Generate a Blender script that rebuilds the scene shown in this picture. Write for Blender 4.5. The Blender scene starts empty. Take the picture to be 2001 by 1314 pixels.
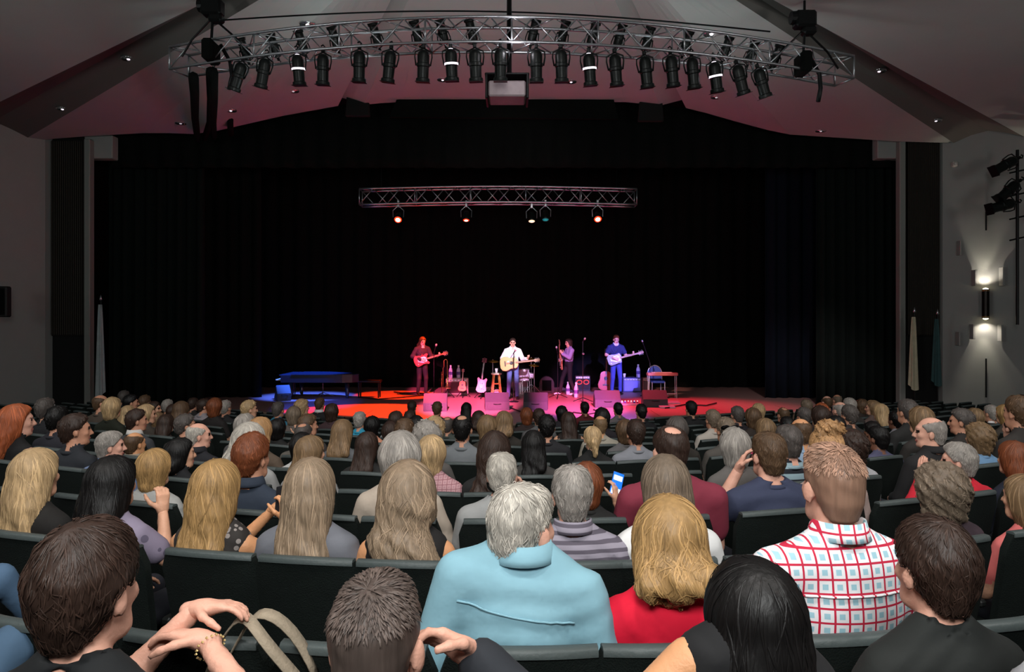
import bpy, bmesh, math, random
import numpy as np
from mathutils import Vector, Matrix, Euler
random.seed(7); RNG = np.random.default_rng(7)
sc = bpy.context.scene
COL = sc.collection
# ---------------------------------------------------------------- camera, world, lights, exposure
F, YH, CX, CZ = 1400.0, 632.0, 1000.5, 2.85      # focal length in pixels of a 2001-px wide frame, horizon row, eye height
ZS = CZ - 2.27                                   # top of the stage
cam = bpy.data.cameras.new('camera'); camo = bpy.data.objects.new('camera', cam); COL.objects.link(camo)
camo.location = (0, 0, CZ); camo.rotation_euler = (math.pi/2, 0, 0)
cam.sensor_width = 36; cam.lens = 36*F/2001; cam.shift_y = -25/2001; cam.clip_start = .05; cam.clip_end = 200
sc.camera = camo
sc.view_settings.view_transform = 'Standard'; sc.view_settings.look = 'None'
sc.view_settings.gamma = 1; sc.view_settings.use_curve_mapping = False; sc.view_settings.exposure = 0.0
w = bpy.data.worlds.new('world'); sc.world = w; w.use_nodes = True
w.node_tree.nodes['Background'].inputs[0].default_value = (.8, .86, .9, 1); w.node_tree.nodes['Background'].inputs[1].default_value = .025
try:
    sc.cycles.use_denoising = True; sc.cycles.max_bounces = 5; sc.cycles.diffuse_bounces = 3; sc.cycles.glossy_bounces = 2
    sc.cycles.sample_clamp_indirect = 4; sc.cycles.caustics_reflective = False; sc.cycles.caustics_refractive = False
except Exception: pass
def area(name, loc, target, size, power, col, sy=None):
    l = bpy.data.lights.new(name, 'AREA'); l.energy = power; l.color = col; l.size = size
    if sy: l.shape = 'RECTANGLE'; l.size_y = sy
    o = bpy.data.objects.new(name, l); COL.objects.link(o); o.location = loc
    o.rotation_euler = (Vector(target)-Vector(loc)).to_track_quat('-Z', 'Y').to_euler(); return o
def spot(name, loc, target, col, power, deg, blend=.3, rad=.06):
    l = bpy.data.lights.new(name, 'SPOT'); l.energy = power; l.color = col; l.spot_size = math.radians(deg); l.spot_blend = blend; l.shadow_soft_size = rad
    o = bpy.data.objects.new(name, l); COL.objects.link(o); o.location = loc
    o.rotation_euler = (Vector(target)-Vector(loc)).to_track_quat('-Z', 'Y').to_euler(); return o
# house lights over the audience (dimmed)
for hx in (-4.2, 0, 4.2):
    spot('house_light', (hx, 0.9, CZ+4.9), (hx*.75, 3.2, CZ-1), (1, .95, .9), 560, 118, .9, .35)
    spot('house_light', (hx*1.2, 6.0, CZ+5.0), (hx*1.3, 8.0, CZ-1), (1, .95, .9), 260, 120, .9, .35)
area('added_ceiling_fill', (-9.0, 3, CZ+1.4), (-6, 12.5, CZ+5), 1.6, 120, (.96, 1, .97))  # this and the next four: unseen fill, added to brighten ceiling and walls
area('added_ceiling_fill', (9.0, 3, CZ+1.4), (6, 12.5, CZ+5), 1.6, 135, (1, .98, .94))
area('added_ceiling_fill', (0, -1, CZ+1.8), (0, 13, CZ+5.4), 1.6, 260, (.96, .98, .96))
area('added_ceiling_fill', (-2.2, 10.6, CZ+2.3), (-3.0, 16.5, CZ+5.4), 1.0, 44, (.84, 1, .98))
area('added_ceiling_fill', (2.2, 10.6, CZ+2.3), (3.0, 16.5, CZ+5.4), 1.0, 44, (.84, 1, .98))
pl = bpy.data.lights.new('lamp_leak', 'POINT'); pl.energy = 5; pl.color = (1, .93, 1); pl.shadow_soft_size = .05; plo = bpy.data.objects.new('lamp_leak', pl); COL.objects.link(plo); plo.location = (.05, 9.35, CZ+3.62)
# stage lighting: front truss, stage truss
FT = CZ+2.95
spot('stage_pink_wash', (-1.5, 9.6, FT), (-1.2, 19.4, ZS), (1, .14, .38), 64000, 15.5, .6)
spot('stage_pink_wash', (2.2, 9.7, FT), (1.8, 19.6, ZS), (1, .11, .30), 46000, 16, .7)
spot('stage_key_singer', (.6, 9.5, FT), (.1, 21.5, ZS+1.2), (1, .80, .98), 11000, 7.0, .5)
spot('stage_violet_front', (3.2, 9.8, FT), (2.0, 18.0, ZS), (.45, .18, 1), 20000, 18, .9)
spot('stage_blue_right', (5.0, 10.2, FT), (3.3, 21.9, ZS+1.0), (.34, .26, 1), 24000, 10.5, .6)
spot('stage_pink_bass', (.2, 10.2, FT), (1.7, 22.0, ZS+1.1), (.9, .35, .8), 10000, 8, .7)
spot('stage_red_right', (2.6, 20.6, CZ+2.95), (4.6, 19.6, ZS), (1, .05, .10), 3600, 56, .9)
spot('stage_orange_left', (-3.3, 20.6, CZ+2.95), (-3.7, 18.0, ZS), (1, .06, .006), 7500, 46, .25)
spot('stage_orange_left', (-1.5, 20.8, CZ+2.95), (-3.5, 22.6, ZS), (1, .06, .006), 7000, 26, .2)
spot('stage_pink_left', (-3.0, 9.9, FT), (-2.7, 22.4, ZS+.9), (1, .10, .32), 36000, 7.5, .6)
spot('stage_blue_left', (-5.6, 20.8, CZ+3.0), (-6.2, 21.9, ZS+1), (.05, .16, 1), 9000, 34, .6)
spot('stage_blue_low', (-5.6, 10.4, FT), (-5.4, 19.6, ZS), (.03, .10, 1), 12000, 13, .9)
spot('stage_warm_right', (-.5, 10.4, FT), (4.5, 22.4, ZS+.6), (1, .5, .4), 8000, 6, .7)
spot('stage_spill_right', (6.0, 12.0, FT), (8.0, 20.3, ZS), (1, .9, .9), 1500, 36, 1)
spot('stage_truss_light', (0, 16.5, CZ+4.4), (0, 21.2, CZ+3.7), (1, .85, .85), 45, 95, .8)
# ---------------------------------------------------------------- small maths and tagging helpers
def P(px, py, D): return Vector(((px-CX)/F*D, D, CZ-(py-YH)/F*D))
def lin(h):
    if isinstance(h, str): h = [int(h[i:i+2], 16) for i in (0, 2, 4)]
    return tuple((c/255/12.92 if c/255 <= .04045 else ((c/255+.055)/1.055)**2.4) for c in h)
def tag(o, label=None, cat=None, group=None, kind=None):
    if label: o['label'] = label
    if cat: o['category'] = cat
    if group: o['group'] = group
    if kind: o['kind'] = kind
    return o
def empty(name, loc=(0, 0, 0), rz=0, label=None, cat=None, group=None):
    o = bpy.data.objects.new(name, None); COL.objects.link(o); o.empty_display_size = .1
    o.location = loc; o.rotation_euler = (0, 0, rz); return tag(o, label, cat, group)
def copy_tree(o, parent=None):
    c = o.copy(); COL.objects.link(c)
    if parent: c.parent = parent
    for ch in list(o.children): copy_tree(ch, c)
    return c
# ---------------------------------------------------------------- materials
MATS = {}
def mat(key, rgb, rough=.6, metal=0, nz=.18, ns=14, bump=0, bs=40, emit=None, es=1, spec=.4, stretch=None):
    if key in MATS: return MATS[key]
    m = bpy.data.materials.new(key); m.use_nodes = True; nt = m.node_tree; N = nt.nodes; L = nt.links
    b = N['Principled BSDF']; c = lin(rgb) if isinstance(rgb, (str, list)) else rgb
    b.inputs['Roughness'].default_value = rough; b.inputs['Metallic'].default_value = metal; b.inputs['Specular IOR Level'].default_value = spec
    tc = N.new('ShaderNodeTexCoord'); mp = N.new('ShaderNodeMapping'); L.new(tc.outputs['Object'], mp.inputs[0])
    if stretch: mp.inputs['Scale'].default_value = stretch
    no = N.new('ShaderNodeTexNoise'); no.inputs['Scale'].default_value = ns; no.inputs['Detail'].default_value = 4; L.new(mp.outputs[0], no.inputs['Vector'])
    mx = N.new('ShaderNodeMix'); mx.data_type = 'RGBA'; L.new(no.outputs['Fac'], mx.inputs[0])
    mx.inputs[6].default_value = (*[x*(1-nz) for x in c], 1); mx.inputs[7].default_value = (*[min(1, x*(1+nz)) for x in c], 1)
    L.new(mx.outputs[2], b.inputs['Base Color'])
    if bump:
        n2 = N.new('ShaderNodeTexNoise'); n2.inputs['Scale'].default_value = bs; n2.inputs['Detail'].default_value = 3; L.new(mp.outputs[0], n2.inputs['Vector'])
        bp = N.new('ShaderNodeBump'); bp.inputs['Strength'].default_value = bump; bp.inputs['Distance'].default_value = .02
        L.new(n2.outputs['Fac'], bp.inputs['Height']); L.new(bp.outputs[0], b.inputs['Normal'])
    if emit:
        b.inputs['Emission Color'].default_value = (*(lin(emit) if isinstance(emit, str) else emit), 1); b.inputs['Emission Strength'].default_value = es
    MATS[key] = m; return m
def pattern_mat(key, kind, c1, c2, c3=None, per=.03):
    if key in MATS: return MATS[key]
    m = mat(key, c1, .8, 0, .06, 12, .25, 9); nt = m.node_tree; N = nt.nodes; L = nt.links
    b = N['Principled BSDF']; src = b.inputs['Base Color'].links[0].from_socket
    tc = N.new('ShaderNodeTexCoord'); sx = N.new('ShaderNodeSeparateXYZ'); L.new(tc.outputs['Object'], sx.inputs[0])
    def ma(op, a, v):
        n = N.new('ShaderNodeMath'); n.operation = op
        if hasattr(a, 'node'): L.new(a, n.inputs[0])
        else: n.inputs[0].default_value = a
        if v is not None:
            if hasattr(v, 'node'): L.new(v, n.inputs[1])
            else: n.inputs[1].default_value = v
        return n.outputs[0]
    def band(ax, p, lo, hi):
        f = ma('FRACT', ma('ADD', ma('DIVIDE', sx.outputs[ax], p), 50.0), None)
        return ma('MULTIPLY', ma('GREATER_THAN', f, lo), ma('LESS_THAN', f, hi))
    def mix(fac, a, col):
        n = N.new('ShaderNodeMix'); n.data_type = 'RGBA'; L.new(fac, n.inputs[0]); L.new(a, n.inputs[6]); n.inputs[7].default_value = (*lin(col), 1); return n.outputs[2]
    if kind == 'stripe': out = mix(band(2, per, .0, .45), src, c2)
    elif kind == 'plaid':
        sq = ma('MULTIPLY', band(0, per, .32, .72), band(2, per, .32, .72)); out = mix(sq, src, c3)
        ln = ma('MAXIMUM', band(0, per, .96, 1), ma('MAXIMUM', band(0, per, 0, .11), ma('MAXIMUM', band(2, per, 0, .11), band(2, per, .96, 1)))); out = mix(ln, out, c2)
    else:
        no = N.new('ShaderNodeTexVoronoi'); no.inputs['Scale'].default_value = 1/per; L.new(tc.outputs['Object'], no.inputs['Vector'])
        out = mix(ma('LESS_THAN', no.outputs['Distance'], .36), src, c2)
    L.new(out, b.inputs['Base Color']); return m
HAIRC = dict(bzz='4c413c', pla='8e6e5c', blk='100e0e', dbr='33251f', brn='54402f', lbr='735c43', aub='6e3c24', red='9a5232', gld='98784e', bln='a88d69', ash='86735f', gry='8e8882', wht='a9a39a', gbr='6c5e50', dgr='4d4744', str='a27c55')
def hair_mat(key):
    k = 'hair_'+key
    if k in MATS: return MATS[k]
    m = bpy.data.materials.new(k); m.use_nodes = True; nt = m.node_tree; N = nt.nodes; L = nt.links; b = N['Principled BSDF']; c = lin(HAIRC[key])
    b.inputs['Roughness'].default_value = .46; b.inputs['Specular IOR Level'].default_value = .28
    at = N.new('ShaderNodeAttribute'); at.attribute_name = 'shade'
    tc = N.new('ShaderNodeTexCoord'); mp = N.new('ShaderNodeMapping'); mp.inputs['Scale'].default_value = (60, 60, 5); L.new(tc.outputs['Object'], mp.inputs[0])
    no = N.new('ShaderNodeTexNoise'); no.inputs['Scale'].default_value = 1; no.inputs['Detail'].default_value = 5; L.new(mp.outputs[0], no.inputs['Vector'])
    ad = N.new('ShaderNodeMath'); ad.operation = 'ADD'; L.new(at.outputs['Fac'], ad.inputs[0]); L.new(no.outputs['Fac'], ad.inputs[1])
    ml = N.new('ShaderNodeMath'); ml.operation = 'MULTIPLY'; L.new(ad.outputs[0], ml.inputs[0]); ml.inputs[1].default_value = .62; ml.use_clamp = True
    mx = N.new('ShaderNodeMix'); mx.data_type = 'RGBA'; L.new(ml.outputs[0], mx.inputs[0])
    mx.inputs[6].default_value = (*[x*.30 for x in c], 1); mx.inputs[7].default_value = (*[min(1, x*1.7) for x in c], 1); L.new(mx.outputs[2], b.inputs['Base Color'])
    bp = N.new('ShaderNodeBump'); bp.inputs['Strength'].default_value = .5; bp.inputs['Distance'].default_value = .006; L.new(no.outputs['Fac'], bp.inputs['Height']); L.new(bp.outputs[0], b.inputs['Normal'])
    MATS[k] = m; return m
# ---------------------------------------------------------------- mesh building (hard things)
class MB:
    def __init__(s): s.bm = bmesh.new()
    def box(s, c, d, rot=None, bev=.0, top=1.0):
        r = bmesh.ops.create_cube(s.bm, size=1); vs = r['verts']
        for v in vs:
            k = top if v.co.z > 0 else 1
            v.co = Vector((v.co.x*d[0]*k, v.co.y*d[1]*k, v.co.z*d[2]))
        if bev:
            es = list({e for v in vs for e in v.link_edges})
            rr = bmesh.ops.bevel(s.bm, geom=es, offset=bev, segments=1, affect='EDGES'); vs = list({v for f in rr['faces'] for v in f.verts} | {v for v in vs if v.is_valid})
        M = Matrix.Translation(Vector(c)) @ ((rot if isinstance(rot, Matrix) else Euler(rot).to_matrix()).to_4x4() if rot is not None else Matrix.Identity(4))
        for v in vs: v.co = M @ v.co
        return s
    def tube(s, pts, r, n=6, cap=True):
        pts = [Vector(p) for p in pts]; rs = r if isinstance(r, (list, tuple)) else [r]*len(pts); rings = []; ref = None
        for i, p in enumerate(pts):
            t = (pts[min(i+1, len(pts)-1)]-pts[max(i-1, 0)]).normalized()
            if ref is None: ref = t.orthogonal().normalized()
            ref = (ref-t*ref.dot(t)).normalized() if (ref-t*ref.dot(t)).length > 1e-5 else t.orthogonal().normalized(); b = t.cross(ref)
            rings.append([s.bm.verts.new(p+(ref*math.cos(2*math.pi*k/n)+b*math.sin(2*math.pi*k/n))*rs[i]) for k in range(n)])
        for a, b in zip(rings, rings[1:]):
            for k in range(n): s.bm.faces.new((a[k], a[(k+1) % n], b[(k+1) % n], b[k]))
        if cap: s.bm.faces.new(rings[0][::-1]); s.bm.faces.new(rings[-1])
        return s
    def lathe(s, prof, c=(0, 0, 0), axis=(0, 0, 1), n=14, sx=1.0):
        q = Vector((0, 0, 1)).rotation_difference(Vector(axis)).to_matrix(); c = Vector(c); rings = []
        for r, z in prof: rings.append([s.bm.verts.new(c+q @ Vector((max(r, 1e-4)*math.cos(2*math.pi*k/n)*sx, max(r, 1e-4)*math.sin(2*math.pi*k/n), z))) for k in range(n)])
        for a, b in zip(rings, rings[1:]):
            for k in range(n): s.bm.faces.new((a[k], a[(k+1) % n], b[(k+1) % n], b[k]))
        s.bm.faces.new(rings[0][::-1]); s.bm.faces.new(rings[-1]); return s
    def prism(s, pts, th, M=None, bev=0):
        M = M or Matrix.Identity(4); lo = [s.bm.verts.new(M @ Vector((x, y, -th/2))) for x, y in pts]; hi = [s.bm.verts.new(M @ Vector((x, y, th/2))) for x, y in pts]
        n = len(pts); fs = [s.bm.faces.new(lo[::-1]), s.bm.faces.new(hi)]
        for k in range(n): fs.append(s.bm.faces.new((lo[k], lo[(k+1) % n], hi[(k+1) % n], hi[k])))
        if bev:
            es = list({e for f in fs[:2] for e in f.edges}); bmesh.ops.bevel(s.bm, geom=es, offset=bev, segments=2, affect='EDGES')
        return s
    def grid(s, f, nu, nv):
        vs = [[s.bm.verts.new(f(i/nu, j/nv)) for j in range(nv+1)] for i in range(nu+1)]
        for i in range(nu):
            for j in range(nv): s.bm.faces.new((vs[i][j], vs[i+1][j], vs[i+1][j+1], vs[i][j+1]))
        return s
    def build(s, name, m, parent=None, smooth=False, auto=None):
        bmesh.ops.recalc_face_normals(s.bm, faces=s.bm.faces[:])
        me = bpy.data.meshes.new(name); s.bm.to_mesh(me); s.bm.free()
        if smooth or auto:
            me.polygons.foreach_set('use_smooth', [True]*len(me.polygons))
            if auto:
                try: me.set_sharp_from_angle(angle=math.radians(auto))
                except Exception: pass
        me.materials.append(m); o = bpy.data.objects.new(name, me); COL.objects.link(o)
        if parent: o.parent = parent
        return o
def np_mesh(name, V, Q, mi=None, shade=None, mats=(), smooth=True):
    me = bpy.data.meshes.new(name); V = np.asarray(V, np.float32); Q = np.asarray(Q, np.int32); n, m = len(V), len(Q); k = Q.shape[1]
    me.vertices.add(n); me.vertices.foreach_set('co', V.ravel()); me.loops.add(m*k); me.polygons.add(m)
    me.polygons.foreach_set('loop_start', np.arange(0, m*k, k, dtype=np.int32)); me.loops.foreach_set('vertex_index', Q.ravel())
    if mi is not None: me.polygons.foreach_set('material_index', np.asarray(mi, np.int32))
    me.polygons.foreach_set('use_smooth', np.full(m, smooth)); me.update(calc_edges=True)
    if shade is not None:
        a = me.attributes.new('shade', 'FLOAT', 'POINT'); a.data.foreach_set('value', np.asarray(shade, np.float32))
    for x in mats: me.materials.append(x)
    return me
def link(name, me, parent=None, mats=None):
    o = bpy.data.objects.new(name, me); COL.objects.link(o)
    if parent: o.parent = parent
    if mats:
        for i, m in enumerate(mats):
            o.material_slots[i].link = 'OBJECT'; o.material_slots[i].material = m
    return o
# ---------------------------------------------------------------- implicit surfaces (bodies, hair, cloth)
def pdist(p, X, Y, Z):
    if p[0] == 'c':
        a, b, ra, rb = p[1], p[2], p[3], p[4]; d = b-a; L2 = max(float(d @ d), 1e-9)
        x, y, z = X-a[0], Y-a[1], Z-a[2]; t = np.clip((x*d[0]+y*d[1]+z*d[2])/L2, 0, 1)
        return np.sqrt((x-t*d[0])**2+(y-t*d[1])**2+(z-t*d[2])**2)-(ra+(rb-ra)*t)
    c, r, R = p[1], p[2], p[3]; x, y, z = X-c[0], Y-c[1], Z-c[2]
    if R is not None: x, y, z = (R[0, 0]*x+R[1, 0]*y+R[2, 0]*z, R[0, 1]*x+R[1, 1]*y+R[2, 1]*z, R[0, 2]*x+R[1, 2]*y+R[2, 2]*z)
    k0 = np.sqrt((x/r[0])**2+(y/r[1])**2+(z/r[2])**2); k1 = np.sqrt((x/r[0]**2)**2+(y/r[1]**2)**2+(z/r[2]**2)**2)
    return k0*(k0-1)/np.maximum(k1, 1e-5)
def pbox(p):
    if p[0] == 'c':
        r = max(p[3], p[4]); return np.minimum(p[1], p[2])-r, np.maximum(p[1], p[2])+r
    r = max(p[2]) if p[3] is not None else np.array(p[2]); return p[1]-r, p[1]+r
def smin(a, b, k):
    h = np.clip(.5+.5*(a-b)/k, 0, 1); return a+(b-a)*h-k*h*(1-h)
def smax(a, b, k): return -smin(-a, -b, k)
def axis_pts(lo, hi, h, flo=None, fhi=None, fh=None):
    out = [lo]
    while out[-1] < hi: out.append(out[-1]+(fh if fh and flo <= out[-1] <= fhi else h))
    return np.array(out, np.float32)
class Field:
    def __init__(s, xs, ys, zs): s.ax = (xs, ys, zs); s.v = np.full((len(xs), len(ys), len(zs)), .5, np.float32)
    def blk(s, lo, hi):
        sl = []
        for a, l, h in zip(s.ax, lo, hi): sl.append(slice(max(0, int(np.searchsorted(a, l))-1), min(len(a), int(np.searchsorted(a, h))+2)))
        X = s.ax[0][sl[0]][:, None, None]; Y = s.ax[1][sl[1]][None, :, None]; Z = s.ax[2][sl[2]][None, None, :]; return tuple(sl), X, Y, Z
    def add(s, p, infl=0.0, sub=False):
        k = p[-1]; lo, hi = pbox(p); pad = k+infl+.045; sl, X, Y, Z = s.blk(lo-pad, hi+pad)
        d = pdist(p, X, Y, Z)-infl
        s.v[sl] = smax(s.v[sl], -d, k) if sub else smin(s.v[sl], d, k)
    def mesh(s): return snet(s.v, *s.ax)
def snet(v, xs, ys, zs):
    sg = v < 0; n = v.shape; c = np.zeros((n[0]-1, n[1]-1, n[2]-1), np.uint8); off = [(a, b, d) for a in (0, 1) for b in (0, 1) for d in (0, 1)]
    for a, b, d in off: c += sg[a:n[0]-1+a, b:n[1]-1+b, d:n[2]-1+d]
    I, J, K = np.nonzero((c > 0) & (c < 8)); vals = [v[I+a, J+b, K+d] for a, b, d in off]
    pos = [np.stack((xs[I+a], ys[J+b], zs[K+d]), 1) for a, b, d in off]; acc = np.zeros((len(I), 3), np.float32); cnt = np.zeros(len(I), np.float32)
    for i in range(8):
        for j in range(i+1, 8):
            if sum(abs(off[i][q]-off[j][q]) for q in range(3)) != 1: continue
            m = (vals[i] < 0) != (vals[j] < 0); t = np.where(m, vals[i]/np.where(m, vals[i]-vals[j], 1), 0)
            acc += np.where(m[:, None], pos[i]+t[:, None]*(pos[j]-pos[i]), 0); cnt += m
    V = acc/cnt[:, None]; idx = np.full(c.shape, -1, np.int32); idx[I, J, K] = np.arange(len(I)); Q = []
    for ax in range(3):
        o = [q for q in range(3) if q != ax]; A = [slice(None)]*3; B = [slice(None)]*3; A[ax] = slice(0, -1); B[ax] = slice(1, None)
        s0, s1 = sg[tuple(A)], sg[tuple(B)]; e = np.array(np.nonzero(s0 != s1)); ok = np.ones(e.shape[1], bool)
        for q in o: ok &= (e[q] >= 1) & (e[q] < n[q]-1)
        e = e[:, ok]; ins = s0[tuple(e)]
        def cell(d0, d1):
            t = e.copy(); t[o[0]] += d0; t[o[1]] += d1; return idx[tuple(t)]
        q = np.stack((cell(-1, -1), cell(0, -1), cell(0, 0), cell(-1, 0)), 1)
        fl = ins if ax != 1 else ~ins
        q[~fl] = q[~fl][:, ::-1]; Q.append(q)
    Q = np.concatenate(Q); return V, Q[(Q >= 0).all(1)]
def A3(*v): return np.array(v, np.float32)
def wob(x, y, z, f, ph=0): return np.sin(f*x+1.3*f*z+ph)*np.sin(1.1*f*y-.7*f*z+ph*2)+.5*np.sin(2.3*f*x-1.9*f*y+1.1*f*z+ph)
# ---------------------------------------------------------------- people
def rotz(a): c, s = math.cos(a), math.sin(a); return np.array([[c, -s, 0], [s, c, 0], [0, 0, 1]], np.float32)
def rotx(a): c, s = math.cos(a), math.sin(a); return np.array([[1, 0, 0], [0, c, -s], [0, s, c]], np.float32)
def roty(a): c, s = math.cos(a), math.sin(a); return np.array([[c, 0, s], [0, 1, 0], [-s, 0, c]], np.float32)
SKIN, TOP, LEG, SHOE, EYE, LIP = range(6)
HC = A3(0, -.015, .755)                                   # head centre of a seated figure above the seat
def head_prims(c, R, sex, g=1.0):
    def pt(x, y, z): return c+R @ A3(x, y, z)*g
    def el(p, r, lab, k, R2=None): return ('e', pt(*p), tuple(q*g for q in r), R if R2 is None else R @ R2, lab, k)
    j = 1.0 if sex == 'm' else .92
    L = [el((0, -.014, .032), (.0745, .097, .088), SKIN, .02), el((0, .028, -.03), (.060*j, .064, .088), SKIN, .03),
         ('c', pt(-.03*j, .05, -.088), pt(.03*j, .05, -.088), .024*g, .024*g, SKIN, .03), el((0, .074, -.096), (.022, .018, .017), SKIN, .02),
         el((0, .075, .035), (.05, .018, .014), SKIN, .02), el((-.04, .062, -.02), (.022, .02, .02), SKIN, .02), el((.04, .062, -.02), (.022, .02, .02), SKIN, .02)]
    S = [el((-.031, .098, .014), (.014, .010, .008), SKIN, .012), el((.031, .098, .014), (.014, .010, .008), SKIN, .012)]
    M = [('c', pt(0, .086, .02), pt(0, .110, -.026), .008*g, .013*g, SKIN, .012), el((-.012, .096, -.033), (.009, .01, .008), SKIN, .008), el((.012, .096, -.033), (.009, .01, .008), SKIN, .008)]
    for s in (-1, 1):
        M.append(el((s*.079, -.008, -.012), (.010, .021, .033), SKIN, .008, rotz(s*-.35)))
        M.append(el((s*.031, .083, .013), (.0108, .0108, .0085), EYE, .002))
    M.append(el((0, .092, -.062), (.025, .009, .008), LIP, .004))
    return L, S, M
def hand_prims(wr, d, nrm, side, curl=.5, g=1.0, spread=.0):
    d = d/np.linalg.norm(d); nrm = nrm-d*(nrm @ d); nrm = nrm/np.linalg.norm(nrm); lat = np.cross(d, nrm)*side; L = []
    L.append(('c', wr-d*.02*g, wr+d*.03*g, .024*g, .026*g, SKIN, .015))
    for o in (-.026, -.009, .009, .026): L.append(('c', wr+d*.012*g+lat*o*.55*g, wr+d*.085*g+lat*o*g, .016*g, .0125*g, SKIN, .016))
    for o, ln in ((-.029, .062), (-.010, .074), (.010, .080), (.028, .070)):
        b = wr+d*.085*g+lat*o*g; dd = d+lat*o*spread*25; dd /= np.linalg.norm(dd)
        for seg, fr, r0, r1 in ((0, .45, .0098, .009), (1, .32, .009, .0082), (2, .26, .0082, .0068)):
            a = curl*(seg+.55)*.85; q = dd*math.cos(a)+nrm*math.sin(a); e = b+q*ln*fr*g; L.append(('c', b, e, r0*g, r1*g, SKIN, .004)); b = e
    b = wr+d*.022*g+lat*.026*g
    for q, ln, r0, r1 in ((d*.55+lat*.75+nrm*.25, .048, .0145, .0115), (d*.85+lat*.35+nrm*.35*(1+curl), .034, .011, .0098), (d*.95+lat*.05+nrm*.5*(1+curl), .027, .0098, .008)):
        q = q/np.linalg.norm(q); e = b+q*ln*g; L.append(('c', b, e, r0*g, r1*g, SKIN, .007)); b = e
    return L
LAP = {'R': ((.245, .0, .26), (.10, .235, .185), (-.55, .8, -.15), (0, -.15, -1), .45), 'L': ((-.245, .0, .26), (-.10, .225, .20), (.55, .8, -.15), (0, -.15, -1), .45)}
STAND = {'R': ((.25, -.02, .24), (.24, .06, .02), (0, .15, -1), (-1, 0, 0), .5), 'L': ((-.25, -.02, .24), (-.24, .06, .02), (0, .15, -1), (1, 0, 0), .5)}
def body_prims(sex='m', yaw=0, pitch=0, roll=0, sleeve='long', arms=None, lean=0, fwd=0, shroll=0, twist=0, wide=1.0, stand=False, legs=None, neck=0):
    m = sex == 'm'; arms = {**(STAND if stand else LAP), **(arms or {})}; w = (1.0 if m else .86)*wide; Tw = rotz(-twist)
    def T(p):
        p = A3(*p); z = max(0, p[2]); q = Tw @ p if z > .2 else p; return A3(q[0]+lean*z+(0), q[1]+fwd*z, q[2]+shroll*q[0]*min(1, z/.5))
    hcen = A3(HC[0]+lean*HC[2], HC[1]+fwd*HC[2]*.6, HC[2]-neck)
    L = []; E = lambda c, r, lab, k: L.append(('e', T(c), r, Tw if c[2] > .2 else None, lab, k)); C = lambda a, b, ra, rb, lab, k: L.append(('c', T(a), b if isinstance(b, np.ndarray) else T(b), ra, rb, lab, k))
    E((0, -.03, .10), (.175*w, .125, .12), LEG, .04)
    E((0, -.03, .24), (.158*w if m else .138*w, .112 if m else .098, .15), TOP, .06)
    E((0, -.045, .41), (.172*w, .112 if m else .102, .165), TOP, .06)
    if not m:
        for s in (-1, 1): E((s*.07, .045, .40), (.062, .06, .06), TOP, .04)
    slab = TOP if sleeve != 'none' else SKIN; sw = .168*w
    C((-sw*.75, -.055, .525), (sw*.75, -.055, .525), .062, .062, TOP, .05)
    for s in (-1, 1): C((s*.10*w, -.055, .555), (s*.035, -.05, .61), .048, .046, TOP, .04)
    E((0, -.075, .535), (.115*w, .055, .062), TOP, .03); C((0, -.043, .582), hcen+A3(0, -.012, -.085), .060 if m else .050, .056 if m else .046, SKIN, .012)
    for s, k in ((1, 'R'), (-1, 'L')):
        el, wr, hd, nr, cu = arms[k][:5]; S = T((s*(sw+.015), -.055, .515)); el, wr = A3(*el), A3(*wr); r = (.056, .047, .043, .029) if m else (.048, .041, .037, .025)
        if sleeve == 'long': L += [('c', S, el, r[0]+.008, r[1]+.008, TOP, .03), ('c', el, wr+(el-wr)*.08, r[2]+.01, r[3]+.009, TOP, .02), ('c', wr+(el-wr)*.1, wr, r[3], r[3]-.002, SKIN, .006)]
        else:
            mid = S+(el-S)*.62
            if sleeve == 'short': L.append(('c', S, mid, r[0]+.010, r[1]+.014, TOP, .03))
            else: L.append(('c', S, mid, r[0], r[0]*.94, SKIN, .03))
            L += [('c', mid, el, r[0]*.94, r[1], SKIN, .006 if sleeve == 'short' else .02), ('c', el, wr, r[2], r[3], SKIN, .02)]
    if stand:
        for s, lg in ((1, 'R'), (-1, 'L')):
            kn, an, toe = legs[lg]; L += [('c', A3(s*.085, -.02, .06), A3(*kn), .09, .064, LEG, .03), ('c', A3(*kn), A3(*an), .062, .050, LEG, .02), ('c', A3(*an)+A3(0, 0, -.035), A3(*toe), .04, .033, SHOE, .02)]
    else:
        df = {'R': ((.12, .40, .10), (.12, .40, -.31), (.13, .54, -.385)), 'L': ((-.12, .40, .10), (-.12, .38, -.31), (-.13, .52, -.385))}
        for s, lg in ((1, 'R'), (-1, 'L')):
            kn, an, toe = ({**df, **(legs or {})})[lg]; L += [('c', A3(s*.09, .0, .085), A3(*kn), .088, .064, LEG, .03), ('c', A3(*kn), A3(*an), .062, .046, LEG, .02), ('c', A3(*an)+A3(0, -.01, -.05), A3(*toe), .04, .034, SHOE, .02)]
    hc = hcen; R = rotz(-yaw) @ rotx(-pitch) @ roty(roll)
    return L, hc, R, arms
def labels(V, prims):
    X, Y, Z = V[:, 0], V[:, 1], V[:, 2]; best = np.full(len(V), 9., np.float32); lab = np.zeros(len(V), np.int32)
    for p in prims:
        d = pdist(p, X, Y, Z)-(.003 if p[-2] in (EYE, LIP) else 0); m = d < best; best[m] = d[m]; lab[m] = p[-2]
    return lab
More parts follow.
